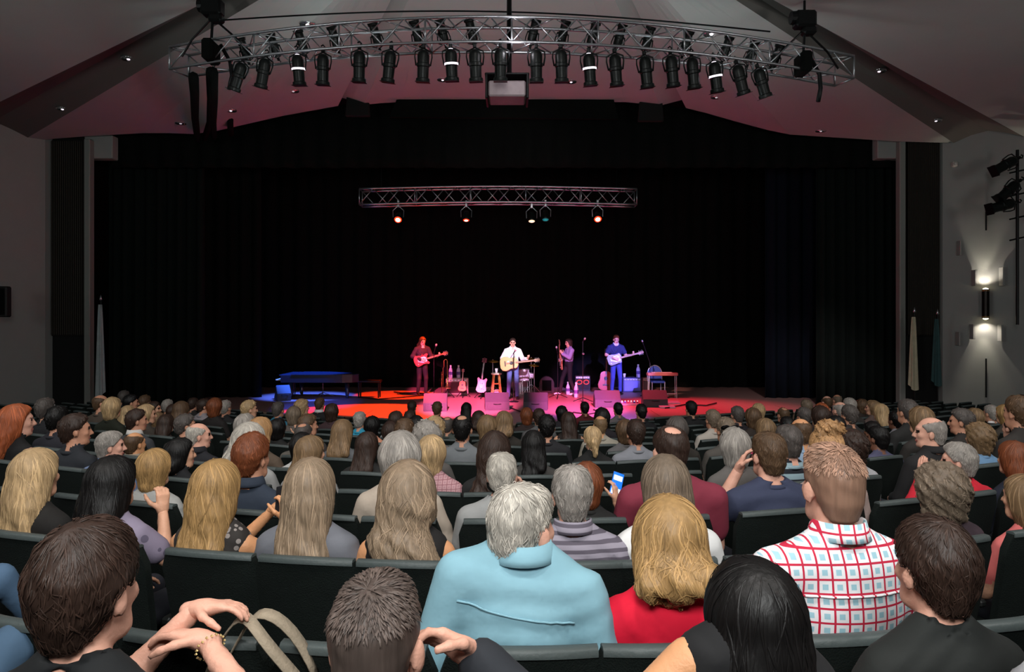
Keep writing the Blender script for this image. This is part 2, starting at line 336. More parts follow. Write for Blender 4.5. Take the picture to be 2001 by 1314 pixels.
def build_body(name, h=.022, hh=.0125, hfing=.0085, **kw):
    sex = kw.get('sex', 'm'); L, hc, R, arms = body_prims(**kw); HL, HS, HM = head_prims(hc, R, sex); allp = L+HL+HM
    lo = np.min([pbox(p)[0] for p in allp], 0)-.03; hi = np.max([pbox(p)[1] for p in allp], 0)+.03
    xs = axis_pts(lo[0], hi[0], h, hc[0]-.10, hc[0]+.10, hh); ys = axis_pts(lo[1], hi[1], h, hc[1]-.12, hc[1]+.13, hh); zs = axis_pts(lo[2], hi[2], h, hc[2]-.13, hc[2]+.13, hh)
    f = Field(xs, ys, zs)
    for p in L+HL: f.add(p)
    for p in HS: f.add(p, sub=True)
    for p in HM: f.add(p)
    V, Q = f.mesh(); lab = labels(V, allp); hp = []
    for s, k in ((1, 'R'), (-1, 'L')):
        el, wr, hd, nr, cu = arms[k][:5]; hl = hand_prims(A3(*wr), A3(*hd), A3(*nr), s, cu, 1.0 if sex == 'm' else .9, arms[k][5] if len(arms[k]) > 5 else 0)
        lo = np.min([pbox(p)[0] for p in hl], 0)-.012; hi = np.max([pbox(p)[1] for p in hl], 0)+.012
        g = Field(*[axis_pts(lo[i], hi[i], hfing) for i in range(3)])
        for p in hl: g.add(p)
        v, q = g.mesh(); Q = np.concatenate((Q, q+len(V))); V = np.concatenate((V, v)); lab = np.concatenate((lab, np.zeros(len(v), np.int32)))
    lq = lab[Q]; mi = np.where((lq == EYE).sum(1) >= 3, EYE, np.where((lq == LIP).sum(1) >= 2, LIP, lq[:, 0]))
    me = np_mesh(name, V, Q, mi, None, [None]*6); return me, hc, R, L, arms
BODY = {}
def shared_body(**kw):
    k = repr(sorted(kw.items()))
    if k not in BODY: BODY[k] = build_body('person', **kw)
    return BODY[k]
# ------- hair: a sculpted mass plus combed locks that follow it
def Ell(p, c, r): q = p-A3(*c); r = A3(*r); k0 = np.linalg.norm(q/r, axis=-1); return k0*(k0-1)/np.maximum(np.linalg.norm(q/(r*r), axis=-1), 1e-5)
def Cap(p, a, b, ra, rb):
    a, b = A3(*a), A3(*b); d = b-a; t = np.clip(((p-a) @ d)/(d @ d), 0, 1); return np.linalg.norm(p-a-t[..., None]*d, axis=-1)-(ra+(rb-ra)*t)
SK = ((0, -.014, .032), (.0745, .097, .088))
def hair_fn(style, ln=.34, vol=1.0, seed=0):
    def skull(p, t): return Ell(p, SK[0], tuple(r+t for r in SK[1]))
    def yf(z, tab): return np.interp(z, tab[0], tab[1]).astype(np.float32)
    def f(p):
        x, y, z = p[..., 0], p[..., 1], p[..., 2]
        n = wob(x, y, z, 62, seed)
        if style in ('short', 'buzz', 'crown', 'fringe', 'spiky', 'crop'):
            t = {'short': .015, 'buzz': .006, 'crown': .012, 'fringe': .010, 'spiky': .018, 'crop': .006}[style]*vol
            d = skull(p, t)+.0018*n*(style != 'buzz')
            if style in ('short', 'spiky'): d = smin(d, Ell(p, (0, .0, .085), (.066, .085, .05*vol)), .03)+.0012*wob(x, y, z, 110, seed)
            if style == 'crop': d = smin(d, Ell(p, (0, .012, .088), (.062, .080, .040)), .02)
            back = Cap(p, (0, -.055, -.03), (0, -.05, -.075), .062, .05) if style != 'fringe' else Cap(p, (0, -.055, -.03), (0, -.05, -.065), .06, .05)
            d = smin(d, back, .02)
            d = smax(d, y-yf(z, ([-.2, -.07, -.02, .03, .065, .095, .13], [-.045, -.04, -.004, .03, .062, .088, .13])), .008)
            d = smax(d, -.088-z+np.maximum(0, y+.07)*.6, .008)
            ear = np.minimum(Ell(p, (-.085, .0, -.018), (.03, .03, .036)), Ell(p, (.085, .0, -.018), (.03, .03, .036))); d = smax(d, -ear, .008)
            if style == 'crown': d = smax(d, -Ell(p, (0, -.045, .125), (.048, .055, .04)), .012)
            if style == 'fringe': d = smax(d, -Ell(p, (0, .03, .125), (.073, .125, .085)), .012)
            if style == 'spiky': d = d-.006*np.maximum(0, np.sin(95*x+seed)*np.sin(80*y))*(z > .06)
            return d
        if style == 'pony' or style == 'updo':
            d = skull(p, .012)+.001*n; d = smin(d, Cap(p, (0, -.05, -.02), (0, -.045, -.06), .058, .045), .03)
            d = smax(d, y-yf(z, ([-.2, -.07, -.02, .03, .065, .095, .13], [-.045, -.03, .0, .035, .065, .09, .13])), .008); d = smax(d, -.085-z, .01)
            if style == 'pony': d = smin(d, Ell(p, (0, -.122, -.005), (.034, .026, .03)), .012); d = smin(d, Cap(p, (0, -.128, -.01), (.0, -.135, -.14*vol), .042, .018)+.003*n, .012)
            else:
                b = Ell(p, (.01, -.035, .135), (.072, .062, .045))+.011*wob(x, y, z, 75, seed)+.004*wob(x, y, z, 160, seed); d = smin(d, b, .015)
                d = smin(d, Cap(p, (-.06, -.04, .10), (-.02, -.02, .175), .018, .006), .01); d = smin(d, Cap(p, (.05, -.03, .11), (.085, -.05, .165), .018, .005), .01)
            return d
        if style == 'cap':
            d = skull(p, .014); return smax(smax(d, .012-z+.25*y, .006), -skull(p, .004), .004)
        v = .020*vol; d = skull(p, v); tab = ([-.5, -.2, -.11, -.05, .0, .04, .07, .10, .14], [.0, .0, .012, .02, .03, .045, .068, .092, .15])
        if style == 'bob': d = smin(d, Cap(p, (0, -.03, .0), (0, -.035, -.085), .094*vol, .078*vol), .04); d = smax(d, -.15-z, .02)
        elif style == 'curly':
            d = smin(skull(p, .03*vol), Cap(p, (0, -.03, .0), (0, -.03, -.08), .105*vol, .09*vol), .04)+.007*wob(x, y, z, 55, seed)+.005*wob(x, y, z, 105, seed+1); d = smax(d, -.155-z, .02)
        else:
            d = smin(d, Cap(p, (0, -.03, .0), (0, -.05, -.10), .090*vol, .080*vol), .04)
            e = -ln
            for s in (-1, 1): d = smin(d, Cap(p, (s*.035, -.06, -.06), (s*.065*vol, -.135, e+.03*(s > 0)), .066*vol, .040*vol), .03)
            d = smin(d, Cap(p, (0, -.07, -.05), (0, -.135, e), .07*vol, .05*vol), .03)
            wv = .006*np.sin(26*z+9*x+seed)+.0035*wob(x, y, z, 48, seed)
            if style == 'wavy': wv = wv*2.2+.006*np.sin(38*z+30*x+seed)
            d = d+wv*np.clip(-z*6+.2, 0, 1)
        d = smax(d, y-yf(z, tab), .012); d = smax(d, -Ell(p, (0, .085, -.045), (.062, .075, .12)), .015)
        return d
    return f
def build_hair(style, ln=.34, vol=1.0, seed=0, h=.010, nst=260, rad=.0036):
    f = hair_fn(style, ln, vol, seed); lo = A3(-.17, -.22, -.20 if style not in ('long', 'wavy') else -ln-.09); hi = A3(.17, .15, .21)
    if style in ('pony',): lo[2] = -.2
    xs, ys, zs = [axis_pts(lo[i], hi[i], h) for i in range(3)]; G = np.stack(np.meshgrid(xs, ys, zs, indexing='ij'), -1)
    V, Q = snet(f(G), xs, ys, zs); shade = np.full(len(V), .22, np.float32)
    def grad(p):
        e = .002; g = np.stack([f(p+A3(*(e if i == j else 0 for j in range(3))))-f(p-A3(*(e if i == j else 0 for j in range(3)))) for i in range(3)], -1); return g/np.maximum(np.linalg.norm(g, axis=-1, keepdims=True), 1e-6)
    rng = np.random.default_rng(seed+5)
    if nst and style not in ('buzz', 'cap'):
        p = V[rng.integers(0, len(V), nst)].copy(); S = 8 if style in ('long', 'wavy', 'bob', 'pony', 'updo') else 5; long = style in ('long', 'wavy'); L = {'short': .045, 'spiky': .035, 'crop': .022, 'crown': .035, 'fringe': .03, 'curly': .07, 'bob': .11, 'pony': .09, 'updo': .09}.get(style, .20); L = L*rng.uniform(.6, 1.15, nst)
        if style == 'crop':
            q = V[V[:, 2] > .062]; p = q[rng.integers(0, len(q), nst)].copy()
        wh = A3(.0, -.05, .125); jit = rng.normal(0, .18, (nst, 3)).astype(np.float32); hgt = (rng.uniform(-.0012, .0022, nst) if style != 'short' or nst < 1000 else rng.uniform(-.001, .0045, nst))[:, None]; pts = []; nn = []
        for s in range(S):
            g = grad(p); p = p-g*(f(p)[:, None]-hgt); pts.append(p.copy()); nn.append(g)
            out = p-wh; out[:, 2] *= .3; grav = A3(0, 0, -1)
            d = (out/np.maximum(np.linalg.norm(out, axis=1, keepdims=True), .02)*np.clip(p[:, 2:]*9, 0, 1.2)+grav*(1.0 if style not in ('short', 'spiky', 'crop') else .5))+jit*(1 if style not in ('curly',) else 3)
            if style == 'wavy' or style == 'curly': d = d+.55*np.stack((np.sin(p[:, 2]*55+jit[:, 0]*9), np.cos(p[:, 2]*55+jit[:, 1]*9), 0*p[:, 2]), 1)
            if style == 'pony': d = d+np.where(p[:, 2:] > -.02, 1, 0)*(A3(0, -.13, 0)-p)*9
            if style == 'updo': d = d+(A3(0, -.035, .16)-p)*16*(p[:, 2:] < .1)
            d = d-g*(d*g).sum(1, keepdims=True); d /= np.maximum(np.linalg.norm(d, axis=1, keepdims=True), 1e-5)
            if style in ('spiky', 'crop'): d = d+g*.6
            p = p+d*(L/S)[:, None]
        pts = np.array(pts); nn = np.array(nn); tg = np.gradient(pts, axis=0); tg /= np.maximum(np.linalg.norm(tg, axis=-1, keepdims=True), 1e-6); bn = np.cross(tg, nn)
        r = (rad*np.sin(np.linspace(.35, math.pi-.12, S))[:, None]*rng.uniform(.6, 1.25, nst))[..., None]
        if style in ('spiky', 'crop'): pts = pts+nn*np.linspace(0, .009 if style == 'spiky' else .005, S)[:, None, None]
        ring = np.stack((pts+bn*r, pts+nn*r*.8, pts-bn*r), 2)            # S,N,3,3
        base = len(V); W = ring.transpose(1, 0, 2, 3).reshape(-1, 3); i = np.arange(nst)[:, None]*S*3+np.arange(S-1)[None]*3; i = i.ravel()+base; qs = []
        for a, b in ((0, 1), (1, 2)): qs.append(np.stack((i+a, i+b, i+b+3, i+a+3), 1))
        V = np.concatenate((V, W)); Q = np.concatenate([Q]+qs); shade = np.concatenate((shade, np.repeat(np.clip(.5+.42*np.sin(pts[0][:, 0]*70+pts[0][:, 2]*16+seed)*np.cos(pts[0][:, 1]*45+seed*2)+rng.normal(0, .24, nst), 0, 1.1), S*3)))
    return np_mesh('hair', V, Q, None, shade, [None])
HAIRS = {}
def shared_hair(style, ln, vol, seed, near):
    k = (style, ln, vol, seed, near)
    fine = style in ('short', 'spiky', 'crown', 'fringe', 'crop')
    if k not in HAIRS and near and fine: HAIRS[k] = build_hair(style, ln, vol, seed, .0085 if near == 2 else .011, {2: 1700, 1: 650}[near] if style in ('short', 'spiky', 'crop') else {2: 1200, 1: 450}[near], {2: .0017, 1: .0026}[near])
    if k not in HAIRS: HAIRS[k] = build_hair(style, ln, vol, seed, .009 if near == 2 else .012 if near else .016, {2: 900, 1: 400, 0: 150}[near] if style not in ('crown', 'fringe') else {2: 420, 1: 260, 0: 90}[near], {2: .0028, 1: .0040, 0: .0058}[near])
    return HAIRS[k]
def build_shirt(prims, hc, seed=0, amp=.0035, h=.0155):
    T = [p for p in prims if p[-2] == TOP]; lo = np.min([pbox(p)[0] for p in T], 0)-.04; hi = np.max([pbox(p)[1] for p in T], 0)+.04
    f = Field(*[axis_pts(lo[i], hi[i], h) for i in range(3)])
    for p in T: f.add(p, .0125)
    X, Y, Z = f.ax[0][:, None, None], f.ax[1][None, :, None], f.ax[2][None, None, :]
    u = Z*.9+X*(.55 if seed % 2 else -.55)+Y*.3; f.v += amp*1.05*np.sin(62*u+5*np.sin(9*X+seed)+3*np.sin(14*Z+seed))*(.45+.55*np.sin(8*X-6*Z+seed*1.7))
    nk = [p for p in prims if p[-2] == SKIN and p[0] == 'c' and p[-1] == .012 and p[3] > .045][:1]
    for p in nk: f.v = smax(f.v, -(pdist(p, X, Y, Z)-.012), .006)
    V, Q = f.mesh(); return np_mesh('shirt', V, Q, None, None, [None])
def collar_mesh(sex, hc, yaw=0):
    V = []; Q = []; n = 26; r = .073 if sex == 'm' else .062; c = hc+A3(0, -.030, -.122); c[2] = max(c[2], .612)
    prof = ((0.0, .034), (.006, .036), (.016, .0), (.022, -.016), (.014, -.018), (-.004, .0))
    for i in range(n):
        a = 2*math.pi*i/n; fr = max(0, math.sin(a)); lift = -.012*fr
        for dr, dz in prof: V.append((c[0]+(r+dr)*math.cos(a), c[1]+(r+dr)*math.sin(a)*.98, c[2]+dz+lift-.03*fr))
    m = len(prof)
    for i in range(n):
        if i == n//4: continue
        for j in range(m): Q.append((i*m+j, ((i+1) % n)*m+j, ((i+1) % n)*m+(j+1) % m, i*m+(j+1) % m))
    return np_mesh('collar', V, Q, None, None, [None])
def band_mesh(sex, hc):
    V = []; Q = []; n, m = 26, 6; r = .070 if sex == 'm' else .060; c = A3(hc[0]*.75, -.047, .598)
    for i in range(n):
        a = 2*math.pi*i/n
        for j in range(m): b = 2*math.pi*j/m; rr = r+.011*math.cos(b); V.append((c[0]+rr*math.cos(a), c[1]+rr*math.sin(a), c[2]-.004+.018*math.sin(b)-.004*math.sin(a)))
    for i in range(n):
        for j in range(m): Q.append((i*m+j, ((i+1) % n)*m+j, ((i+1) % n)*m+(j+1) % m, i*m+(j+1) % m))
    return np_mesh('neckband', V, Q, None, None, [None])
def seam(o, m, sl=0):
    """stitched yoke seam across the back of a shirt"""
    sh = next(c for c in o.children if c.name.startswith('shirt')); n = len(sh.data.vertices); v = np.empty(n*3, np.float32); sh.data.vertices.foreach_get('co', v); v = v.reshape(-1, 3); pts = []
    for x in np.linspace(-.16, .16, 20):
        q = v[(np.abs(v[:, 0]-x) < .014) & (np.abs(v[:, 2]-.475-sl*1.2*x) < .016) & (v[:, 1] < -.02)]
        if len(q): pts.append((x, float(q[:, 1].min())-.001, .475+sl*1.2*x))
    if len(pts) > 3: MB().tube(pts, .0035, 5).build('yoke_seam', m, o, smooth=True)
SKINS = {'f': 'cf9c80', 'm': 'c08a70', 'p': 'd9a38e', 'd': '7a5240', 't': 'd0966c'}
def skin_mat(k): return mat('skin_'+k, SKINS[k], .5, 0, .10, 22, .12, 90, spec=.35)
def shirt_mat(s):
    if s in MATS: return MATS[s]
    if s == 'plaid': return pattern_mat(s, 'plaid', 'e6e6ea', 'c02040', '9cc6d4', .040)
    if s == 'stripe_grey': return pattern_mat(s, 'stripe', '8f8996', '56505c', None, .034)
    if s == 'stripe_bw': return pattern_mat(s, 'stripe', 'd8d8d8', '101012', None, .06)
    if s == 'stripe_navy': return pattern_mat(s, 'stripe', '8aa2ac', '10141f', None, .07)
    if s == 'stripe_dark': return pattern_mat(s, 'stripe', '6a645c', '14110f', None, .08)
    if s == 'pinkplaid': return pattern_mat(s, 'plaid', 'b98f94', '8a5a64', 'a88088', .03)
    if s == 'floral': return pattern_mat(s, 'flower', '2c2826', '8c8480', None, .03)
    if s == 'floral_lilac': return pattern_mat(s, 'flower', '857b90', '5d566a', None, .05)
    return mat('fabric_'+s, s, .85, 0, .10, 16, .22, 12)
S_ROW, A_ROW = .5, 2.5
def row_D(D0, X): return D0+S_ROW*(math.sqrt(X*X+A_ROW*A_ROW)-A_ROW)
def row_at_px(D0, u):
    D = D0
    for _ in range(40): D = row_D(D0, u*D)
    return D
NROW = 15
ROW0 = [1.25+.9*k for k in range(NROW)]
def seat_z(k): return CZ-(.45+.088*ROW0[k])-.755
def row_yaw(D0, X): return -math.atan(S_ROW*X/math.sqrt(X*X+A_ROW*A_ROW))*-1      # turn of a seat towards the stage
ROWPEOPLE = {k: [] for k in range(NROW)}
SHORT = {}
def person(px, py, sex, style, hair, shirt, yaw, label, row=None, near=0, D=None, ln=.34, vol=1.0, skin=None, sleeve=None, trous='1b1d26', collar=None, cap=None, seed=None, scale=None, group=None, zoff=0, extra=None, pitch=0, roll=0, **kw):
    u = (px-CX)/F; tz = None
    if D and row is None or (row or 0) >= 3 and D: row = min(range(1, NROW), key=lambda k: abs(row_at_px(ROW0[k], u)-D)); D = None
    if row is None:
        best = 1e9
        for k in range(2, NROW):
            d = row_at_px(ROW0[k], u); X = u*d; yk = YH+F*(CZ-seat_z(k)-.755)/d; cost = abs(yk-py)/max(1, (F*.06/d))
            for x2 in ROWPEOPLE[k]:
                if abs(x2-X) < .44: cost += (0.44-abs(x2-X))*14
            if abs(X) > 9.7: cost += 50
            if cost < best: best, row = cost, k
    d = D or row_at_px(ROW0[row], u); X = u*d; zt = CZ-(py-YH)/F*d; sz = seat_z(row); s = scale or min(1.10, max(.90, (zt-sz)/.755)); oz = zt-.755*s+zoff
    ROWPEOPLE[row].append(X); rz = math.atan(S_ROW*X/math.sqrt(X*X+A_ROW*A_ROW))*.7
    sleeve = sleeve or ('long' if sex == 'm' else 'short'); yw = math.radians(yaw); pt = math.radians(pitch); rl = math.radians(roll)
    seed = seed if seed is not None else (len(SHORT) % 3 if not near else len(SHORT))
    if near:
        me, hc, R, L, arms = build_body('person', .023 if near == 1 else .021, .0125 if near == 1 else .0085, .008 if near == 1 else .0062, sex=sex, yaw=yw, pitch=pt, roll=rl, sleeve=sleeve, **kw)
    else: me, hc, R, L, arms = shared_body(sex=sex, yaw=yw, sleeve=sleeve, **kw)
    sk = skin_mat(skin or ('f' if sex == 'f' else 'm')); tm = shirt_mat(shirt)
    o = link('person', me, None, [sk, tm if near < 2 else sk, shirt_mat(trous), mat('shoe_leather', '1a1512', .5), mat('eye', '2a211c', .25), mat('lip', 'a5645a', .5)])
    # keep the head (not the hips) on the line of sight when the trunk leans
    c, sn = math.cos(rz), math.sin(rz); ox, oy = hc[0]*s, (hc[1]+.015)*s
    o.location = (X-(c*ox-sn*oy), d-(sn*ox+c*oy), oz-(hc[2]-.755)*s); o.rotation_euler = (0, 0, rz); o.scale = (s, s, s); tag(o, label, 'person', group); SHORT[(row, round(X, 2))] = o
    R4 = Matrix([[*map(float, R[i]), float(hc[i])] for i in range(3)]+[[0, 0, 0, 1]])
    if style:
        hm = shared_hair(style, ln, vol, seed, near); ho = link('hair', hm, o, [hair_mat(hair)]); ho.matrix_local = R4
    if cap:
        cm = shared_hair('cap', 0, 1, 0, min(near, 1)); co = link('knit_cap', cm, o, [mat('cap_'+cap, cap, .9, 0, .2, 60, .5, 80)]); co.matrix_local = R4
    if near == 2 and shirt:
        link('shirt', build_shirt(L, hc, len(SHORT)), o, [tm])
    if collar: link('collar', collar_mesh(sex, hc), o, [shirt_mat(collar if isinstance(collar, str) else shirt)])
    elif style not in ('long',) and sleeve != 'none':
        if near: link('neckband', band_mesh(sex, hc), o, [tm])
        else:
            kb_ = ('band', sex, round(float(hc[0]), 3))
            if kb_ not in HAIRS: HAIRS[kb_] = band_mesh(sex, hc)
            link('neckband', HAIRS[kb_], o, [tm])
    if near == 2 and collar: seam(o, tm, kw.get('shroll', 0))
    if extra: extra(o, hc, R, arms)
    return o
# ---------------------------------------------------------------- the hall
M_wall = mat('wall_paint', '8a8a88', .8, 0, .05, 3, .12, 60); M_ceil = mat('ceiling_paint', 'a8adab', .85, 0, .04, 2, .08, 50)
M_blk = mat('black_velvet', '0b0d0c', .95, 0, .3, 6, .3, 30, spec=.1); M_vel = mat('green_black_velvet', '0b110f', .95, 0, .3, 5, .3, 30, spec=.15)
M_trim = mat('grey_trim', '7a7c78', .6, 0, .06, 4); M_dark = mat('dark_metal', '151617', .45, .6, .2, 20, .1, 60); M_alu = mat('aluminium', 'b8bbc0', .32, .9, .12, 25, .08, 80)
M_carpet = mat('aisle_carpet', '17191a', .95, 0, .3, 40, .5, 120); M_stage = mat('stage_boards', '94706c', .42, 0, .16, 5, .1, 30, stretch=(1, 8, 1)); M_fascia = mat('stage_fascia', '4a3a30', .6, 0, .2, 8)
def struct(name, mb, m, parent=None, **k):
    o = mb.build(name, m, parent, **k)
    if parent is None: o['kind'] = 'structure'
    return o
# raked floor: one terrace for each row, following the curve of the seating
mb = MB(); xs_ = [-13+26*i/40 for i in range(41)]
def fl(D0, X, z): return Vector((X, row_D(D0, X), z))
prev = None
edges = [(-2.5, seat_z(0)-.44), (ROW0[0]-.42, seat_z(0)-.44)]
for k in range(NROW): edges += [(ROW0[k]-.42, seat_z(k)-.44), (ROW0[k]+.48, seat_z(k)-.44)]
edges += [(ROW0[-1]+.48, 0), (ROW0[-1]+6.6, 0)]
rows = [[mb.bm.verts.new(fl(D0, X, z)) for X in xs_] for D0, z in edges]
for a, b in zip(rows, rows[1:]):
    for i in range(40): mb.bm.faces.new((a[i], a[i+1], b[i+1], b[i]))
struct('floor', mb, M_carpet)
# stage: curved apron, wooden fascia, boards
def lipD(X): return 16.05+2.3*(1-math.exp(-(X/4.2)**2))+.012*abs(X)
N = 48; sx = [-11.6+23.2*i/N for i in range(N+1)]
mb = MB(); fr = [mb.bm.verts.new((x, lipD(x), ZS)) for x in sx]; bk = [mb.bm.verts.new((x, 27, ZS)) for x in sx]
for i in range(N): mb.bm.faces.new((fr[i], fr[i+1], bk[i+1], bk[i]))
stg = struct('stage_floor', mb, M_stage)
for i in range(22):                                           # boards of the apron, slightly proud of each other
    x0 = -9.9+.9*i; b = MB(); n = 6; q = [x0+.885*j/n for j in range(n+1)]
    lo = [(x, lipD(x)+.02) for x in q]; hi = [(x, lipD(x)+1.35) for x in reversed(q)]
    b.prism(lo+hi, .012, Matrix.Translation((0, 0, ZS+.006+.002*(i % 2)))); b.build('board', M_stage, stg)
mb = MB(); a = [(x, lipD(x)) for x in sx]; top = [mb.bm.verts.new((x, d, ZS+.0)) for x, d in a]; bot = [mb.bm.verts.new((x, d, 0)) for x, d in a]
for i in range(N): mb.bm.faces.new((bot[i], bot[i+1], top[i+1], top[i]))
struct('trim_1', mb, M_fascia)
mb = MB(); mb.tube([(x, lipD(x)-.015, ZS-.01) for x in sx], .028, 6); tr = struct('trim_2', mb, mat('lip_nosing', '8a7468', .35, .3))
# proscenium wall with grilles, side walls
WD = 18.9
def wallbox(name, px0, px1, z0, z1, D, th, m, parent=None): 
    b = MB(); X0, X1 = (px0-CX)/F*D, (px1-CX)/F*D; b.box(((X0+X1)/2, D+th/2, (z0+z1)/2), (X1-X0, th, z1-z0)); return struct(name, b, m, parent)
for side, s in (('left', -1), ('right', 1)):
    g0, g1, tr_, cb = (905, 838, 829, 815) if s < 0 else (840, 777, 762, 748)
    Xg0, Xg1 = s*(g0/F*WD), s*(g1/F*WD); zt = CZ+(YH-272)/F*WD
    b = MB(); p = [(Xg0, WD+.5), (s*12.25, WD-.1), (s*13.1, 16.9), (s*14.6, 12)] if s < 0 else [(Xg0, WD+.5), (11.36, WD-.0), (13.0, 18.0), (14.6, 15.2)]
    p = p+[(s*15.2, 4), (s*15.2, -2.5), (s*15.6, -2.5), (s*15.6, 15.5), (s*14.2, 18.2), (s*13.0, WD+.6)]
    b.prism(p, 9, Matrix.Translation((0, 0, 4.5))); wl = struct('wall_'+side, b, M_wall)
    b = MB(); b.box(((Xg0+Xg1)/2, WD+.3, zt/2-.2), (abs(Xg1-Xg0)+.1, .25, zt+.6)); struct('wall_grille_'+side, b, mat('grille_recess', '0a0b0b', .9))
    gr = empty('speaker_grille', ((Xg0+Xg1)/2, WD+.12, 0), 0, 'tall dark slatted speaker grille beside the stage at the %s' % side, 'grille')
    b = MB(); wdt = abs(Xg1-Xg0); b.box((0, .02, zt-2.6), (wdt, .04, 5.2)); b.build('backing', mat('grille_cloth', '14110d', .95), gr)
    for i in range(16):
        b = MB(); b.box((-wdt/2+wdt*(i+.5)/16, -.03, zt-2.6), (wdt/16*.62, .05, 5.15), bev=.01); b.build('slat', mat('grille_slat', '241d16', .7, 0, .3, 8), gr)
    b = MB(); b.box((s*(tr_/F*WD), WD+.06, zt/2), (.16, .22, zt), bev=.02); struct('trim_jamb_'+side, b, M_trim)
    b = MB(); b.box((s*(cb/F*WD), WD+.3, CZ+(YH-284)/F*WD), (.75, .3, .62), bev=.02); struct('trim_corbel_'+side, b, M_wall)
# ceiling: arched at the proscenium, fan of plates running back over the audience
prof = [(-13.6, 4.65), (-11.2, 4.84), (-9.4, 4.94), (-8.3, 4.90), (-7.84, 4.96), (-6.0, 5.38), (-4.45, 5.66), (-4.0, 5.72), (-3.1, 5.80), (3.05, 5.80), (3.9, 5.70), (4.75, 5.55), (5.9, 5.22), (7.1, 4.90), (8.95, 4.78), (10.2, 4.70), (13.6, 4.62)]
def pz(x):
    for (x0, z0), (x1, z1) in zip(prof, prof[1:]):
        if x0 <= x <= x1: return z0+(z1-z0)*(x-x0)/(x1-x0)
    return prof[0][1] if x < 0 else prof[-1][1]
APX = 7.2
def csec(name, fa, fb, dz, m=None):
    """one blade of the ceiling fan, between two bearings (degrees) round a point above the stalls"""
    b = MB(); nn = max(4, int(abs(fb-fa)/2)); g = []
    for i in range(nn+1):
        f_ = math.radians(fa+(fb-fa)*i/nn); c, s_ = max(math.cos(f_), 1e-3), math.sin(f_); R = min((18.78-APX)/c, 14.9/max(abs(s_), 1e-3)); col = []
        for j in range(9):
            r = R*j/8; X, D = r*s_, APX+r*c; xr = max(-13.4, min(13.4, X*(18.78-APX)/max(D-APX, .5))); t = min(1, r/3.0)
            col.append(b.bm.verts.new((X, D, CZ+5.2+(pz(xr)-5.2+dz(i/nn))*t)))
        g.append(col)
    for u, v in zip(g, g[1:]):
        for j in range(8):
            if j == 0: b.bm.faces.new((u[0], v[1], u[1])) if (v[1].co-u[1].co).length > 1e-5 else None
            else: b.bm.faces.new((u[j], v[j], v[j+1], u[j+1]))
    return struct(name, b, m or M_ceil)
csec('ceiling', -18.5, 18.5, lambda t: 0)
csec('ceiling.001', -21.5, -18.5, lambda t: .30*(1-t)); csec('ceiling.002', 18.5, 21.5, lambda t: .30*t)
csec('ceiling.003', -48, -21.5, lambda t: .06); csec('ceiling.004', 21.5, 45, lambda t: .06)
M_slot_shade = mat('ceiling_slot_shade', '5e5a57', .9, 0, .04, 2)  # shade of the recessed bands, put into the colour as a darker grey
csec('ceiling.005', -53.5, -48, lambda t: .25*(1-abs(2*t-1))**.6+.06, M_slot_shade); csec('ceiling.006', 45, 50, lambda t: .25*(1-abs(2*t-1))**.6+.06, M_slot_shade)
csec('ceiling.007', -90, -53.5, lambda t: .06); csec('ceiling.008', 50, 90, lambda t: .06)
b = MB(); b.box((0, 2.3, CZ+5.25), (30, 9.8, .08)); struct('ceiling.010', b, M_ceil)
b = MB(); b.box((0, 8.2, CZ+6.7), (34, 22, .2)); struct('ceiling.009', b, M_ceil)
# stage house: black borders, legs and drapes with folds
def drape(name, x0, x1, D, z0, z1, folds, amp, m, label, topf=None, group=None, bow=0):
    b = MB(); nu = folds*6
    def f(u, v):
        x = x0+(x1-x0)*u; zt = topf(x) if topf else z1
        return Vector((x, D+bow*(2*u-1)**2+amp*math.sin(2*math.pi*folds*u+.7*math.sin(9*u))*(.6+.4*(1-v))+.02*math.sin(31*u), z0+(zt-z0)*v))
    b.grid(f, nu, 6); o = b.build(name, m, None, smooth=True); o.modifiers.new('s', 'SOLIDIFY').thickness = .02
    return tag(o, label, 'curtain', group)
drape('backdrop_curtain', -12.1, 12.1, 25.4, ZS, CZ+6.2, 46, .09, M_blk, 'full black velvet curtain across the back of the stage')
drape('house_curtain', -11.2, -8.55, 19.9, ZS, CZ+5.0, 9, .13, M_vel, 'dark green-black drawn house curtain at the left of the stage', group='house curtains')
drape('house_curtain', 8.45, 10.85, 19.9, ZS, CZ+5.0, 9, .13, M_vel, 'dark green-black drawn house curtain at the right of the stage', group='house curtains')
drape('masking_curtain', -10.2, -7.7, 22.0, ZS, CZ+6.2, 6, .09, M_blk, 'narrow black masking leg behind the left house curtain')
drape('masking_curtain', 7.7, 10.2, 21.8, ZS, CZ+6.2, 7, .09, mat('black_velvet_blue_light', '0d121c', .95, 0, .3, 5, .3, 30, spec=.1), 'narrow black masking leg with blue light painted in, behind the right house curtain')  # faint blue stage light on black velvet, put into the colour
drape('border_curtain', -10.8, 10.8, 19.35, CZ+4.2, CZ+5.6, 40, .06, M_blk, 'black velvet border hanging under the arched ceiling edge', topf=lambda x: CZ+pz(x)+.25)
drape('border_curtain', -10.5, 10.5, 22.6, CZ+4.9, CZ+6.2, 36, .06, M_blk, 'black upstage border behind the lit stage truss')
b = MB(); b.box((0, 23, CZ+6.3), (25, 9, .15)); struct('stage_roof', b, M_blk)
for nm, x in (('wall_stage_left', -12.2), ('wall_stage_right', 12.2)):
    b = MB(); b.box((x, 23.2, 4.4), (.2, 7.6, 8.9)); struct(nm, b, M_blk)
